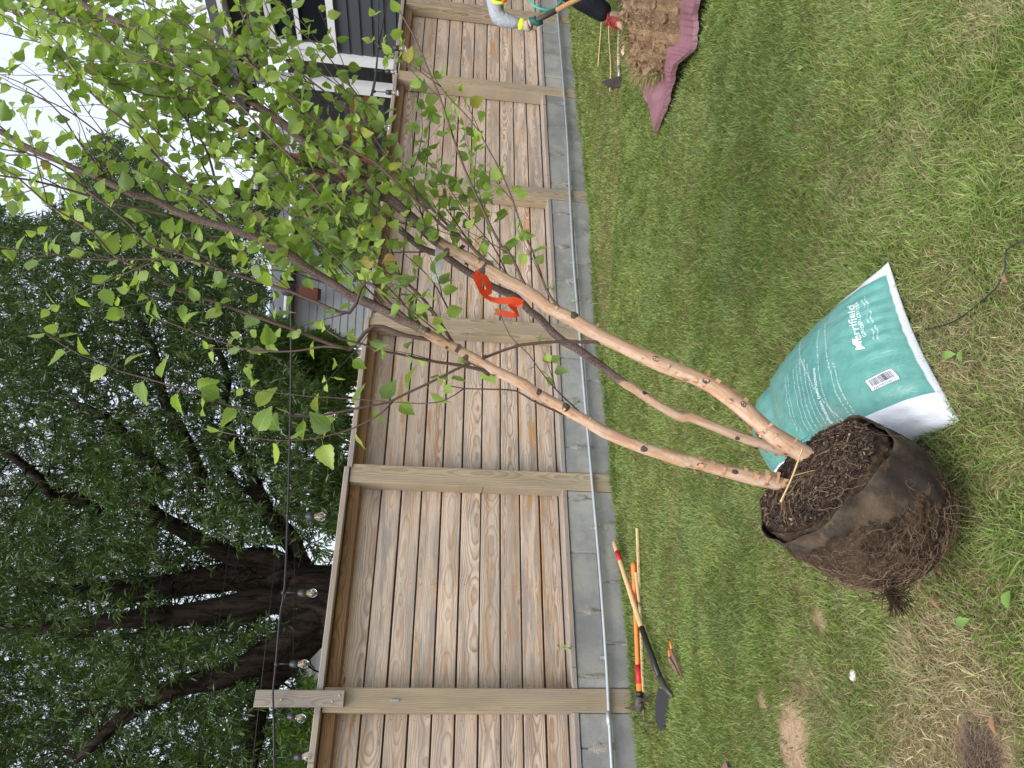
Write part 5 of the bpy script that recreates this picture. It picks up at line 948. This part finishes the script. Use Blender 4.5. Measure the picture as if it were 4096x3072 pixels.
LB.append(limbp(r4((640, 1659), (480, 1560), (330, 1560), (260, 1450), (160, 1370), (0, 1240)), 8.0, 7.4, 42, 30))
LB.append(limbp(r4((1300, 1500), (1180, 1200), (1030, 930), (1000, 750), (950, 570), (900, 480), (850, 330)), 9.0, 9.0, 48, 20))
LB.append(limbp(r7((1850, 560), (1650, 650), (1500, 720), (1350, 730), (1150, 730), (950, 800), (700, 850)), 8.4, 8.0, 80, 22))
LB.append(limbp(r7((1950, 400), (1750, 160), (1600, -80))+r4((1500, 1500), (1400, 1300)), 9.0, 10.2, 55, 18))
m = MB(); kc = P(1147, 2396, 8.28); kx = -FW*.9+np.array([0, 0, .1]); m.lathe(kc, kx, [(-.1, .075), (0, .065), (.01, .055), (.012, .02)], 14); m.build('sawn_knot', flat('sawn_knot_wood', (.30, .21, .15), .8), ok, True)
limbfree = np.concatenate([c[:, :3] for c in LB])
def inpoly(v, y, poly):
    c = np.zeros(len(v), bool); n = len(poly)
    for i in range(n):
        x1, y1 = poly[i]; x2, y2 = poly[(i+1) % n]; k = ((y1 > y) != (y2 > y)) & (v < (x2-x1)*(y-y1)/(y2-y1+1e-9)+x1); c ^= k
    return c
def crown(name, parent, n, poly, d0, d1, mat, nleaf=13, size=.075, width=.013, thr=.35, sc=.9, seed=1, spread=.55, clear=None):
    vs_, ys_ = [p_[0] for p_ in poly], [p_[1] for p_ in poly]
    v = rng.uniform(min(vs_), max(vs_), n); y = rng.uniform(min(ys_), max(ys_), n); d = rng.uniform(d0, d1, n); k = inpoly(v, y, poly); v, y, d = v[k], y[k], d[k]
    Pp = O+((1536-y)[:, None]*rt2+(v-2048)[:, None]*dn2)/f*d[:, None]+FW*d[:, None]
    if clear is not None:
        k2 = np.ones(len(v), bool)
        for (lv, ly, ld_, lw) in clear: k2 &= ~(((v-lv)**2+(y-ly)**2 < lw**2) & (d < ld_+.3))
        v, y, d, Pp = v[k2], y[k2], d[k2], Pp[k2]
    keep = np.array([mn.noise(Vector(q)*sc+Vector((seed, 0, 0)))*.7+mn.noise(Vector(q)*sc*2.7)*.5 for q in Pp])+rng.normal(0, .12, len(Pp)) > thr-.5
    Pp = Pp[keep]; n = len(Pp); lay = np.repeat(Pp, nleaf, 0); tw_ = rng.normal(0, 1, (n, 3)); tw_[:, 2] -= .5; tw_ /= np.linalg.norm(tw_, axis=1)[:, None]; tw2 = np.repeat(tw_, nleaf, 0)
    a_ = rng.uniform(0, 1, len(lay))[:, None]; base = lay+tw2*a_*size*1.6; dr = tw2*.7+rng.normal(0, spread, lay.shape); dr[:, 2] -= .25; dr /= np.linalg.norm(dr, axis=1)[:, None]
    sx = np.cross(dr, rng.normal(0, 1, lay.shape)); sx /= np.linalg.norm(sx, axis=1)[:, None]; L_ = size*rng.uniform(.7, 1.25, (len(lay), 1)); W_ = width*rng.uniform(.7, 1.2, (len(lay), 1))
    V = np.stack([base, base+dr*L_*.5-sx*W_*.5, base+dr*L_+np.array([0, 0, -.006]), base+dr*L_*.5+sx*W_*.5], 1); F_ = np.arange(len(lay))[:, None]*4+np.array([0, 1, 2, 3])
    tt_ = np.repeat(rng.random(n), nleaf)*.7+rng.random(len(lay))*.3; A = np.repeat(np.stack([tt_, tt_*0, tt_*0], -1), 4, 0)
    return npmesh(name, V.reshape(-1, 3), F_, mat, {'bc': A}, parent)
def leafmat(name, c0, c1, tr=.4):
    t = T(name); x = t.sep(t.attr())[0]; c = t.ramp(x, [(0, c0), (1, c1)]); return t.leaf(c, .42, tr, tcol=t.vm('MULTIPLY', c, (1.2, 1.35, .7)), spec=.45)
M_oakl = leafmat('willow_oak_leaf', (.022, .05, .012), (.085, .14, .030)); M_oakb = leafmat('bright_green_leaf', (.09, .17, .03), (.17, .28, .05))
OP = [(-250, 700), (120, 900), (240, 820), (380, 830), (560, 830), (720, 900), (860, 960), (1000, 1040), (1050, 1180), (1040, 1300), (1100, 1400), (1180, 1500), (1330, 1560), (1400, 1760), (1360, 1900), (1345, 2100), (1250, 2150), (1330, 2260), (1330, 2650), (1230, 2720), (1250, 3400), (-250, 3400)]
CL += [(v, y, 99, 45) for v, y in ((1290, 2520), (1300, 2560), (1255, 2540), (1200, 2480), (1215, 2600), (1150, 2470), (1130, 2650), (1180, 2640), (1270, 2650), (1280, 2610), (1225, 2680))]
crown('crown', ok, 56000, OP, 6.4, 12.5, M_oakl, 13, .088, .0165, .335, .8, clear=CL)
crown('crown', ok, 9000, [(-3200, 300), (-240, 600), (-240, 3400), (1300, 3400), (1300, 5200), (-3200, 5200)], 7, 13, M_oakl, 7, .26, .09, .2, .5)  # unseen outer canopy with oversized leaves, added to block overhead light and shade the oak
# small twigs carrying the leaves
m = MB()
for _ in range(420):
    c = limbfree[rng.integers(len(limbfree))]; 
    if c[2] < 2.2: continue
    d = rng.normal(0, 1, 3)+np.array([0, 0, .3]); pts = [c]; L_ = rng.uniform(.4, 1.3)
    for i in range(6): d = d/np.linalg.norm(d)+rng.normal(0, .25, 3); pts.append(pts[-1]+d/np.linalg.norm(d)*L_/6)
    m.tube(pts, [.014*(1-.13*k) for k in range(7)], 5, cap=False)
m.build('small_branches', M_oak, ok, True)
ok2 = empty('oak_tree', P(1400, 700, 22)*np.array([1, 1, 0]), 'distant leafy oak crown rising between the birch stems above the roofs', 'tree')
crown('crown', ok2, 6000, [(300, 640), (360, 560), (440, 540), (520, 600), (600, 620), (690, 760), (1000, 760), (1250, 700), (1250, 1000), (900, 1050), (560, 900), (420, 840), (280, 800)], 18, 23, M_oakl, 14, .17, .034, .22, .5, 5)
c = [P(1450, 800, 20.5), P(1100, 790, 20.5), P(850, 760, 20.5), (P(600, 720, 20.5))]; m = MB(); m.tube(catmull(c, .4), [.35-.3*i/(len(catmull(c, .4))-1) for i in range(len(catmull(c, .4)))], 8); m.build('trunk', M_oak, ok2, True)
gt = empty('green_tree', P(1500, 1480, 13)*np.array([1, 1, 0]), 'small bright green tree in front of the white house and red railing', 'tree')
crown('crown', gt, 11000, [(1010, 1420), (990, 1340), (1040, 1290), (1120, 1270), (1190, 1340), (1290, 1320), (1400, 1380), (1420, 1500), (1370, 1600), (1400, 1700), (1300, 1780), (1180, 1760), (1080, 1640), (1020, 1540)], 11.5, 13.5, M_oakb, 12, .085, .020, .27, 1.2, 9)
for pts, r_ in ((((1700, 1500), (1400, 1500), (1250, 1480), (1120, 1450)), .05), (((1400, 1500), (1280, 1560), (1150, 1600)), .025), (((1380, 1490), (1250, 1400), (1180, 1360)), .022)):
    m = MB(); c = catmull([P(*q, 12.5) for q in pts], .2); m.tube(c, [r_*(1-.7*i/len(c)) for i in range(len(c))], 7); m.build('trunk' if r_ > .04 else 'branch', M_oak, gt, True)
# far bushes behind the fence, low down
for lab, poly, d0, d1 in (('dark green shrub just above the fence cap left of the red railing', [(1240, 1900), (1290, 1820), (1430, 1880), (1430, 2080), (1330, 2150), (1250, 2060)], 10, 12), ('green shrub behind the fence corner under the birch leaves', [(1260, 900), (1290, 840), (1500, 800), (1500, 1060), (1300, 1060)], 8.5, 10), ('loose green shrub behind the fence at the far end of the cables', [(1220, 2740), (1100, 2900), (1130, 3200), (1330, 3200), (1300, 2740)], 7, 9)):
    e = empty('shrub', P(1550, sum(p_[1] for p_ in poly)/len(poly), (d0+d1)/2)*np.array([1, 1, 0]), lab, 'shrub', 'shrubs behind the fence'); crown('leaves', e, 1500, poly, d0, d1, M_oakb, 12, .075, .02, .15, 1.5, 3)
    c = (e.location.x, e.location.y); m = MB(); m.tube([np.array([c[0], c[1], 0]), np.array([c[0]+.1, c[1], 1.9])], [.04, .02], 6); m.build('stem', M_oak, e, True)

# ================================================================== HOUSES BEHIND THE FENCE
AW = NF.copy(); NW = np.array([AW[1], -AW[0], 0])           # house walls run away from the fence
def siding(name, parent, o, X, L, z0_, z1_, outn, mat, pitch=.17, holes=()):
    "lap siding: each course a tilted board; o start point, X unit direction"
    m = MB(); z = z0_
    while z < z1_-.01:
        zt = min(z+pitch, z1_); parts = [(0, L)]
        for (a_, b_, c_, d_) in holes:
            if c_ < (z+zt)/2 < d_: parts = [q for (p0, p1) in parts for q in ((p0, min(a_, p1)), (max(b_, p0), p1)) if q[1]-q[0] > .02]
        for (p0, p1) in parts:
            A_, B_ = o+X*p0, o+X*p1; e = outn
            vs = [A_+ZU*z+e*.022, B_+ZU*z+e*.022, B_+ZU*zt+e*.004, A_+ZU*zt+e*.004, A_+ZU*z-e*.04, B_+ZU*z-e*.04, B_+ZU*zt-e*.04, A_+ZU*zt-e*.04]
            m.add(vs, [(0, 1, 2, 3), (7, 6, 5, 4), (0, 4, 5, 1), (3, 2, 6, 7), (0, 3, 7, 4), (1, 5, 6, 2)])
        z = zt
    return m.build(name, mat, parent)
M_dkg = flat('dark_grey_siding', (.055, .062, .072), .6, 0, .1, 3, .002); M_wht = flat('white_trim', (.72, .74, .77), .5, 0, .06); M_gls = flat('dark_window_glass', (.012, .014, .018), .08, 0, .02, spec=.8)
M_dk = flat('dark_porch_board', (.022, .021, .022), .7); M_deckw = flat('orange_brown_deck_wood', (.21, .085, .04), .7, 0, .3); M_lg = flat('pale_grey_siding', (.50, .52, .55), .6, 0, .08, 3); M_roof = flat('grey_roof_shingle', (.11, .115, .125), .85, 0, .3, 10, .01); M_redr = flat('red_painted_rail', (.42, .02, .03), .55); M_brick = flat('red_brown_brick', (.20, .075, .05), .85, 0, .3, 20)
K = P(1400, 232, 10.2); K[2] = 0
hz = P(935, 130, 9.8)[2]
h1_ = empty('grey_house', K, 'dark grey clapboard house with white trimmed window and corner boards behind the far fence', 'house')
def wp(v, y): q = RP(v, y, K, NW); return (K-q)@AW, q[2]      # distance towards the camera along the wall, height
wl = 6.5; w0_, _ = wp(1200, 186); wz0 = wp(1341, 100)[1]; wz1 = wp(1070, 100)[1]
OUT = -NW
siding('wall', h1_, K, -AW, wl, 0, hz, OUT, M_dkg, .17, [(w0_, w0_+2.3, wz0, wz1)])
m = MB(); m.box(K+OUT*.01+ZU*hz/2, AW*.07, NW*.07, ZU*hz/2); m.build('corner_board', M_wht, h1_)
wn = MB(); cw = .10
def wq(a, z, o=.03): return K-AW*a+OUT*o+ZU*z
def wrect(m_, a0, a1, z0_, z1_, o, th=.02): m_.box((wq(a0, z0_, o)+wq(a1, z1_, o))/2, AW*abs(a1-a0)/2, OUT*th, ZU*abs(z1_-z0_)/2)
zm = wp(1193, 100)[1]
for k, a0 in enumerate((w0_, w0_+1.16)):
    a1 = a0+1.14; m = MB()
    wrect(m, a0, a0+cw, wz0, wz1, .035); wrect(m, a1-cw, a1, wz0, wz1, .035); wrect(m, a0+cw, a1-cw, wz0, wz0+cw, .033); wrect(m, a0+cw, a1-cw, wz1-cw, wz1, .033); wrect(m, a0+cw, a1-cw, zm-.03, zm+.03, .030)
    wfr = m.build('window', M_wht, h1_); m = MB(); wrect(m, a0+cw, a1-cw, wz0+cw, wz1-cw, .0, .012); m.build('pane', M_gls, wfr)
m = MB(); c = K-AW*wl/2; m.box(c+ZU*(hz+.09)+OUT*.28, AW*(wl/2+.3), NW*.02, ZU*.10); m.box(c+ZU*(hz+.02)+OUT*.13, AW*(wl/2+.3), NW*.15, ZU*.012); m.build('fascia', M_wht, h1_)
m = MB(); m.add([c+ZU*(hz+.19)+OUT*.32-AW*(wl/2+.3), c+ZU*(hz+.19)+OUT*.32+AW*(wl/2+.3), c+ZU*(hz+.9)+NW*3.5+AW*(wl/2+.3), c+ZU*(hz+.9)+NW*3.5-AW*(wl/2+.3), c+ZU*(hz+.05)+OUT*.30-AW*(wl/2+.3), c+ZU*(hz+.05)+OUT*.30+AW*(wl/2+.3), c+ZU*hz+NW*3.5+AW*(wl/2+.3), c+ZU*hz+NW*3.5-AW*(wl/2+.3)], [(0, 1, 2, 3), (7, 6, 5, 4), (0, 4, 5, 1), (1, 5, 6, 2), (2, 6, 7, 3), (3, 7, 4, 0)]); m.build('roof', M_roof, h1_)
siding('end_wall', h1_, K+AW*.0, NW, 3.4, 0, hz, AW, M_dkg)
# porch beyond the corner
pc = RP(1300, 335, K, NW); pc[2] = 0; plen = (pc-K)@AW
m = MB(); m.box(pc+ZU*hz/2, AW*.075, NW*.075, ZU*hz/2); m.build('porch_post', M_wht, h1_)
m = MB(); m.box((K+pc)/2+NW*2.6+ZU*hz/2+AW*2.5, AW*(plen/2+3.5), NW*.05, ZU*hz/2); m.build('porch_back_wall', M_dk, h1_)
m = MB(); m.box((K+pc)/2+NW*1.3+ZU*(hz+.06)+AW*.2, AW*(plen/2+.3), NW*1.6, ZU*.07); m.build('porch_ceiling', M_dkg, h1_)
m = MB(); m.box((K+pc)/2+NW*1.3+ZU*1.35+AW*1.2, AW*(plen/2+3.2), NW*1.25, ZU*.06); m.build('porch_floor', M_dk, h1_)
for k in range(9):
    m = MB(); m.box(K+AW*(plen+.5+k*.02)+NW*1.8+ZU*(1.5+k*.23), AW*(1.9), NW*.02, ZU*.035); m.build('shutter_slat', M_dkg, h1_)
m = MB(); q = RP(1410, 330, K, NW); q2 = RP(1420, 620, K, NW); 
dk_ = empty('wooden_deck', (K+AW*(plen+1)), 'raised deck with orange brown posts and railings beside the dark grey house', 'deck')
for (v0, y0, v1, y1, r) in ((1405, 345, 1425, 660, .05), (1470, 360, 1490, 760, .06), (1180, 487, 1520, 512, .06), (1250, 700, 1520, 712, .05), (1250, 700, 1235, 930, .035), (1300, 820, 1520, 826, .045), (1120, 620, 1500, 640, .04)):
    m = MB(); a_, b_ = RP(v0, y0, K+NW*.15, NW), RP(v1, y1, K+NW*.15, NW)
    if np.linalg.norm(a_-b_) > 9: b_ = a_+(b_-a_)/np.linalg.norm(b_-a_)*9
    ax_ = (b_-a_)/2; s_ = np.cross(ax_, NW); s_ /= np.linalg.norm(s_); m.box((a_+b_)/2, ax_, s_*r, NW*r*.6); m.build('beam', M_deckw, dk_)
for k in range(16):
    m = MB(); a_ = K+AW*(plen+1.0+k*.3)+NW*.1; m.box(a_+ZU*1.95, AW*.02, NW*.02, ZU*.42); m.build('baluster', M_deckw, dk_)
pg_ = empty('pergola', P(1200, 60, 13.5)*np.array([1, 1, 0]), 'light metal pergola frame showing white against the sky beside the dark house eave', 'pergola')
for (v0, y0, v1, y1, r) in ((690, 80, 860, 10, .05), (700, 90, 720, 240, .05), (760, 20, 860, 110, .04), (800, 60, 900, 130, .045), (830, 140, 960, 165, .05), (790, 195, 960, 205, .05), (720, 240, 960, 255, .04)):
    m = MB(); m.tube([P(v0, y0, 13), P(v1, y1, 13.2)], r, 6); m.build('bar', M_wht, pg_)
# pale house behind the birch
def boxhouse(name, lab, v_top, yl, yr, d, mat, roofv=None, wins=()):
    a_, b_ = P(v_top, yl, d), P(v_top, yr, d*1.0); zt = (a_[2]+b_[2])/2; a_[2] = b_[2] = 0; X_ = b_-a_; L_ = np.linalg.norm(X_); X_ /= L_; nn_ = np.cross(X_, ZU); e = empty(name, a_, lab, 'house')
    siding('wall', e, a_, X_, L_, 0, zt, nn_, mat, .19); siding('side_wall', e, a_-X_*.0, -nn_, 5, 0, zt, -X_, mat, .19); siding('side_wall', e, b_, -nn_, 5, 0, zt, X_, mat, .19)
    m = MB(); o_ = .35; A0, B0 = a_-X_*o_+nn_*o_, b_+X_*o_+nn_*o_; rz = roofv; m.add([A0+ZU*zt, B0+ZU*zt, B0-nn_*3+ZU*(zt+rz), A0-nn_*3+ZU*(zt+rz), A0+ZU*(zt-.12), B0+ZU*(zt-.12), B0-nn_*6+ZU*zt, A0-nn_*6+ZU*zt], [(0, 1, 2, 3), (4, 5, 1, 0), (3, 2, 6, 7), (0, 3, 7, 4), (1, 5, 6, 2), (4, 7, 6, 5)]); m.build('roof', M_roof, e)
    m = MB(); m.tube([A0+nn_*.06+ZU*(zt-.02), B0+nn_*.06+ZU*(zt-.02)], .07, 8); m.build('gutter', M_wht, e)
    for (v0, y0, v1, y1) in wins:
        p0, p1 = RP(v0, y0, a_, nn_), RP(v1, y1, a_, nn_); c = (p0+p1)/2+nn_*.05; hx, hz_ = abs((p1-p0)@X_)/2, abs(p1[2]-p0[2])/2; m = MB(); cw = .09
        m.box(c-X_*(hx-cw/2), X_*cw/2, nn_*.04, ZU*hz_); m.box(c+X_*(hx-cw/2), X_*cw/2, nn_*.04, ZU*hz_); m.box(c+ZU*(hz_-cw/2), X_*(hx-cw), nn_*.038, ZU*cw/2); m.box(c-ZU*(hz_-cw/2), X_*(hx-cw), nn_*.038, ZU*cw/2); m.box(c, X_*(hx-cw), nn_*.035, ZU*.03); wf = m.build('window', M_wht, e); m = MB(); m.box(c-nn_*.02, X_*(hx-cw), nn_*.02, ZU*(hz_-cw)); m.build('pane', M_gls, wf)
    return e
wh = boxhouse('white_house', 'pale house with fine white lap siding seen between the birch stems above the fence', 1165, 1338, 850, 17, M_lg, 1.1, [(1275, 1080, 1350, 1005), (1230, 960, 1330, 900)])
m = MB(); c = P(1240, 1175, 16.6); m.box(c, RT*.14, FW*.15, ZU*.22); m.build('vent_box', M_brick, wh); m = MB(); m.lathe(P(1150, 1120, 16.4), ZU, [(-.1, .1), (0, .16), (.15, .12)], 8); m.build('lamp', M_dk, wh)
gh = boxhouse('low_grey_house', 'grey house with rounded gutters mostly hidden behind dense birch leaves', 1040, 840, 500, 21, M_lg, .9, [(1200, 760, 1300, 700)])
fh = boxhouse('far_white_house', 'small far white house glimpsed through the gap under the oak limbs', 1195, 2760, 2585, 20, M_lg, .6, [(1225, 2700, 1250, 2670)])
rdk = empty('red_railing', P(1350, 1640, 14)*np.array([1, 1, 0]), 'bright red painted deck railing with thin balusters just above the fence cap', 'railing')
a_, b_ = P(1388, 1440, 14), P(1338, 1850, 13.2); b_[2] = a_[2]; X_ = b_-a_; L_ = np.linalg.norm(X_); X_ /= L_; rail_t = a_[2]
for z in (0, -.95): m = MB(); m.box((a_+b_)/2+ZU*z, X_*L_/2, np.cross(X_, ZU)*.04, ZU*.035); m.build('rail', M_redr, rdk)
n_ = int(L_/.13)
for k in range(n_+1):
    m = MB(); big_ = k % 8 == 0; m.box(a_+X_*(k*L_/n_)+ZU*(-.45 if not big_ else -1.1), X_*(.018 if not big_ else .05), np.cross(X_, ZU)*(.018 if not big_ else .05), ZU*(.43 if not big_ else 1.25)); m.build('baluster' if not big_ else 'post', M_redr, rdk)
m = MB(); m.box((a_+b_)/2+ZU*-1.05, X_*L_/2, np.cross(X_, ZU)*.9, ZU*.06); m.build('floor', M_deckw, rdk)
up_ = empty('utility_pole', P(1500, 1400, 24)*np.array([1, 1, 0]), 'grey wooden utility pole with sagging wires between the oak and the birch', 'pole')
t1 = P(868, 1378, 24); m = MB(); m.tube([np.array([t1[0], t1[1], 0]), t1], [.16, .12], 10); m.build('pole', M_cap, up_)
for k, (v1, y1, dd_) in enumerate(((1090, 1200, 15), (1120, 1230, 16), (1060, 1215, 16))):
    m = MB(); e = P(v1, y1, dd_); q0 = P(1050+k*25, 1392, 24); m.tube(catmull([q0, (q0+e)/2-ZU*.25, e], .5), .018, 5); m.build('wire', M_cable, up_, True)
# ================================================================== RIBBON AND TAG ON THE BIRCH
def band(pts, wdt, mat, name, parent, tw_=0.):
    pts = catmull(pts, .012); n = len(pts); vs = []
    for i, q in enumerate(pts):
        tg_ = pts[min(i+1, n-1)]-pts[max(i-1, 0)]; s_ = np.cross(tg_, FW); s_ /= np.linalg.norm(s_)+1e-9; an_ = tw_*math.sin(i*.35); s_ = s_*math.cos(an_)+FW*math.sin(an_); vs += [q-s_*wdt/2, q+s_*wdt/2]
    n_ = len(vs); m = MB(); m.add(vs+[q-FW*.0008 for q in vs], [(2*i, 2*i+1, 2*i+3, 2*i+2) for i in range(n-1)]+[(n_+2*i, n_+2*i+2, n_+2*i+3, n_+2*i+1) for i in range(n-1)]); return m.build(name, mat, parent, True, fixn=False)
t = T('orange_ribbon'); q = t.n('ShaderNodeBsdfPrincipled'); M_rib = t.leaf((.88, .11, .03), .4, .3, spec=.5)
ri = empty('ribbon', P(1960, 1180, 1.98), 'crumpled orange flagging ribbon tied in loops to the birch branches', 'ribbon')
R5 = lambda x, y, d: P(1400+x/1.58, 1000+y/1.58, d)
band([R5(790, 150, 1.99), R5(815, 215, 1.98), R5(840, 275, 1.97), R5(890, 310, 1.97), R5(960, 322, 1.96), R5(1030, 318, 1.96), R5(1095, 335, 1.97)], .021, M_rib, 'loop', ri, .9)
band([R5(785, 150, 2.0), R5(840, 165, 1.985), R5(868, 205, 1.98), R5(880, 262, 1.985), R5(850, 275, 1.99)], .024, M_rib, 'loop', ri, .7)
band([R5(1090, 340, 1.97), R5(1010, 345, 1.98), R5(1045, 380, 1.975), R5(1060, 412, 1.97), R5(985, 405, 1.975), R5(918, 388, 1.98)], .020, M_rib, 'loop', ri, .8)
tgp = empty('plant_tag', P(1755, 1050, 1.9), 'white paper plant tag looped round a birch branch among the leaves', 'tag')
band([R5(580, -60, 2.05), R5(560, 10, 2.04), R5(562, 90, 2.03), R5(545, 160, 2.03), R5(536, 205, 2.03)], .022, M_lab, 'strip', tgp, .3)
# ================================================================== LITTER
t = T('dead_leaf'); M_dead = t.leaf(t.mix(t.noise(t.pos(), 60, 3), (.20, .10, .055), (.33, .20, .12)), .7, .1)
def dead(v, y, L_, lab, mat=None, nm='dead_leaf', cat='leaf', grp='dead leaves fallen on the lawn', wd_=.36, zz=.03):
    c = G(v, y, zz); c[2] = gz(c[0], c[1])+zz; an_ = random.uniform(0, 6.28); d = np.array([math.cos(an_), math.sin(an_), random.uniform(-.2, .3)]); s_ = np.cross(d, ZU); n = 8; up = []; dn_ = []
    for k in range(n+1):
        u = k/n; w = L_*wd_*math.sin(math.pi*min(.985, max(.015, u)))**.8*random.uniform(.8, 1.15)/2; cz = ZU*(L_*.14*math.sin(u*3)+.3*w); up.append(c+d*(u-.5)*L_+s_*w+cz); dn_.append(c+d*(u-.5)*L_-s_*w+cz)
    md = [c+d*(k/n-.5)*L_+ZU*(L_*.14*math.sin(k/n*3)) for k in range(n+1)]; m = MB(); m.add(up+md+dn_, [(k, k+1, n+1+k+1, n+1+k) for k in range(n)]+[(n+1+k, n+2+k, 2*(n+1)+k+1, 2*(n+1)+k) for k in range(n)]); o = m.build(nm, mat or M_dead, None, True, fixn=False); return tag(o, lab, cat, grp)
for v, y, L_, lab in ((3775, 2275, .055, 'long reddish dead leaf just below the root ball'), (3695, 2345, .035, 'short dead leaf beside the drooping root clump'), (3755, 2410, .045, 'pinkish dead leaf on the straw right of the root clump'), (3258, 2690, .045, 'orange dead leaf left of the white stone'), (3585, 2605, .03, 'small tan dead leaf in grass right of the white stone'), (3715, 2605, .018, 'tiny pale seed leaf further right of the white stone'), (3100, 1127, .035, 'dark brown dead leaf in grass above the mulch bag'), (2885, 565, .04, 'brown curled dead leaf in the lawn below the tarp'), (3040, 870, .03, 'small red brown dead leaf in the middle lawn'), (2695, 885, .03, 'thin orange dead leaf upright in the lawn below the tarp tip'), (2635, 1958, .03, 'red brown dead leaf in lawn close to the fence post foot'), (2480, 370, .035, 'orange dead leaf just below the hoe blade'), (4015, 1105, .05, 'red brown dead leaf by the thin black tube'), (4005, 2690, .03, 'dark red dead leaf at the near lawn edge'), (2628, 1572, .07, 'rust coloured oak leaf caught beside the middle birch stem'), (4000, 2900, .06, 'brown dead leaf near the dark matted patch')):
    dead(v, y, L_*.8, lab)
dead(2380, 380, .06, 'blackish dead leaf lying between fence and hoe', M_steel); 
for v, y, L_, lab in ((3200, 272, .045, 'fresh lime green leaf lying on the lawn below the tarp'), (3800, 1420, .05, 'bright green fallen leaf beside the round clover leaf near the bag'), (3850, 1422, .045, 'round green leaf right of the mulch bag edge'), (2858, 1630, .045, 'pale green leaf lying beside the birch stems near the bag'), (4055, 2400, .06, 'green lobed leaf at the near right lawn edge'), (3870, 2490, .06, 'broad green weed leaf on the straw patch')):
    dead(v, y, L_*.72, lab, M_leaf if False else flat('fresh_leaf', (.13, .23, .045), .55), 'green_leaf', 'leaf', 'green leaves lying on the lawn', .6)
st_ = MB(); c = G(3413, 2702, .012); ico = []
for j in range(7):
    for k in range(10):
        a_, b_ = math.pi*(j+.5)/7, 6.283*k/10; ico.append(c+np.array([math.sin(a_)*math.cos(b_)*.021, math.sin(a_)*math.sin(b_)*.014, math.cos(a_)*.010])*(1+.25*mn.noise(Vector((a_*2, b_, 3)))))
st_.add(ico, [(j*10+k, j*10+(k+1) % 10, j*10+10+(k+1) % 10, j*10+10+k) for j in range(6) for k in range(10)]+[tuple(range(9, -1, -1)), tuple(60+k for k in range(10))]); tag(st_.build('stone', flat('white_quartz', (.75, .72, .66), .6, 0, .15, 80, .003), None, True), 'small white quartz stone lying in the dry grass', 'stone')
m = MB(); m.tube(catmull([G(4100, 960, .03), G(4025, 1000, .035), G(4020, 1075, .03), G(3985, 1150, .03), G(3920, 1210, .028), G(3850, 1265, .025), G(3780, 1300, .02), G(3690, 1320, .008)], .02), .0019, 6); tag(m.build('thin_tube', M_cable, None, True), 'thin black drip tube curving through the near grass right of the bag', 'tube')
m = MB(); m.tube(catmull([G(3320, 2290, .02), G(3310, 2320, .04), G(3345, 2370, .05), G(3370, 2430, .01)], .02), .0018, 5); tag(m.build('twig', M_twig, None, True), 'thin dark twig standing in the grass left of the root clump', 'twig')
tc_ = MB(); q0, q1, q2 = G(2880, 3090, .03), G(2905, 3045, .035), G(2925, 3100, .03); tc_.prism([q0, q1, q2, G(2910, 3180, .02)], ZU*.004); tag(tc_.build('tarp_corner', M_tarp), 'corner of a second maroon tarp poking into the lawn at the near left edge', 'tarp')
# matted dark fibres on the bare patch
m = MB(); c0 = G(3960, 3040, .0)
for _ in range(900):
    q = c0+np.array([rng.normal(0, .045), rng.normal(0, .03), 0]); q[2] = gz(q[0], q[1])+random.uniform(.0, .018); pts = [q]; d = rng.normal(0, 1, 3)
    for i in range(4): d = d+rng.normal(0, .5, 3); d[2] *= .4; pts.append(pts[-1]+d/np.linalg.norm(d)*.010)
    m.tube(pts, .0006, 3, cap=False)
o = m.build('root_mat', flat('brown_root_mat', (.15, .105, .075), .9, 0, .4, 60), None, fixn=False); tag(o, 'matted reddish brown root fibres on the bare ground at the near left', 'roots', kind='stuff')
# green sprigs on fence and wall
M_fresh = flat('sprig_leaf', (.22, .38, .06), .45)
def sprig(lab, s, z, off, n, spr, szl):
    e = empty('ivy_sprig', FP(s, off, z), lab, 'plant', 'little green sprigs on fence and wall'); m = MB(); lm = MB()
    for k in range(n):
        q = FP(s+rng.normal(0, spr), off+rng.uniform(-.03, 0), z+rng.normal(0, spr)); d = rng.normal(0, 1, 3); d /= np.linalg.norm(d); w = np.cross(d, rng.normal(0, 1, 3)); w /= np.linalg.norm(w); lm.add([q, q+d*szl*.4+w*szl*.3, q+d*szl, q+d*szl*.4-w*szl*.3], [(0, 1, 2, 3)]); m.tube([FP(s, off, z), (FP(s, off, z)+q)/2+ZU*.01, q], .0009, 4)
    lm.build('leaves', M_fresh, e, fixn=False); m.build('stem', M_pet, e)
sprig('small green sprig sticking out under the lowest slat near the front post', .78, .44, .0, 7, .02, .03)
sprig('tiny creeper clinging to the sill above the blocks behind the birch', 3.78, .42, -.01, 16, .045, .028)
sprig('trailing creeper stem hanging over the metal conduit behind the birch', 3.62, .22, -.03, 9, .05, .024)
print('DONE')
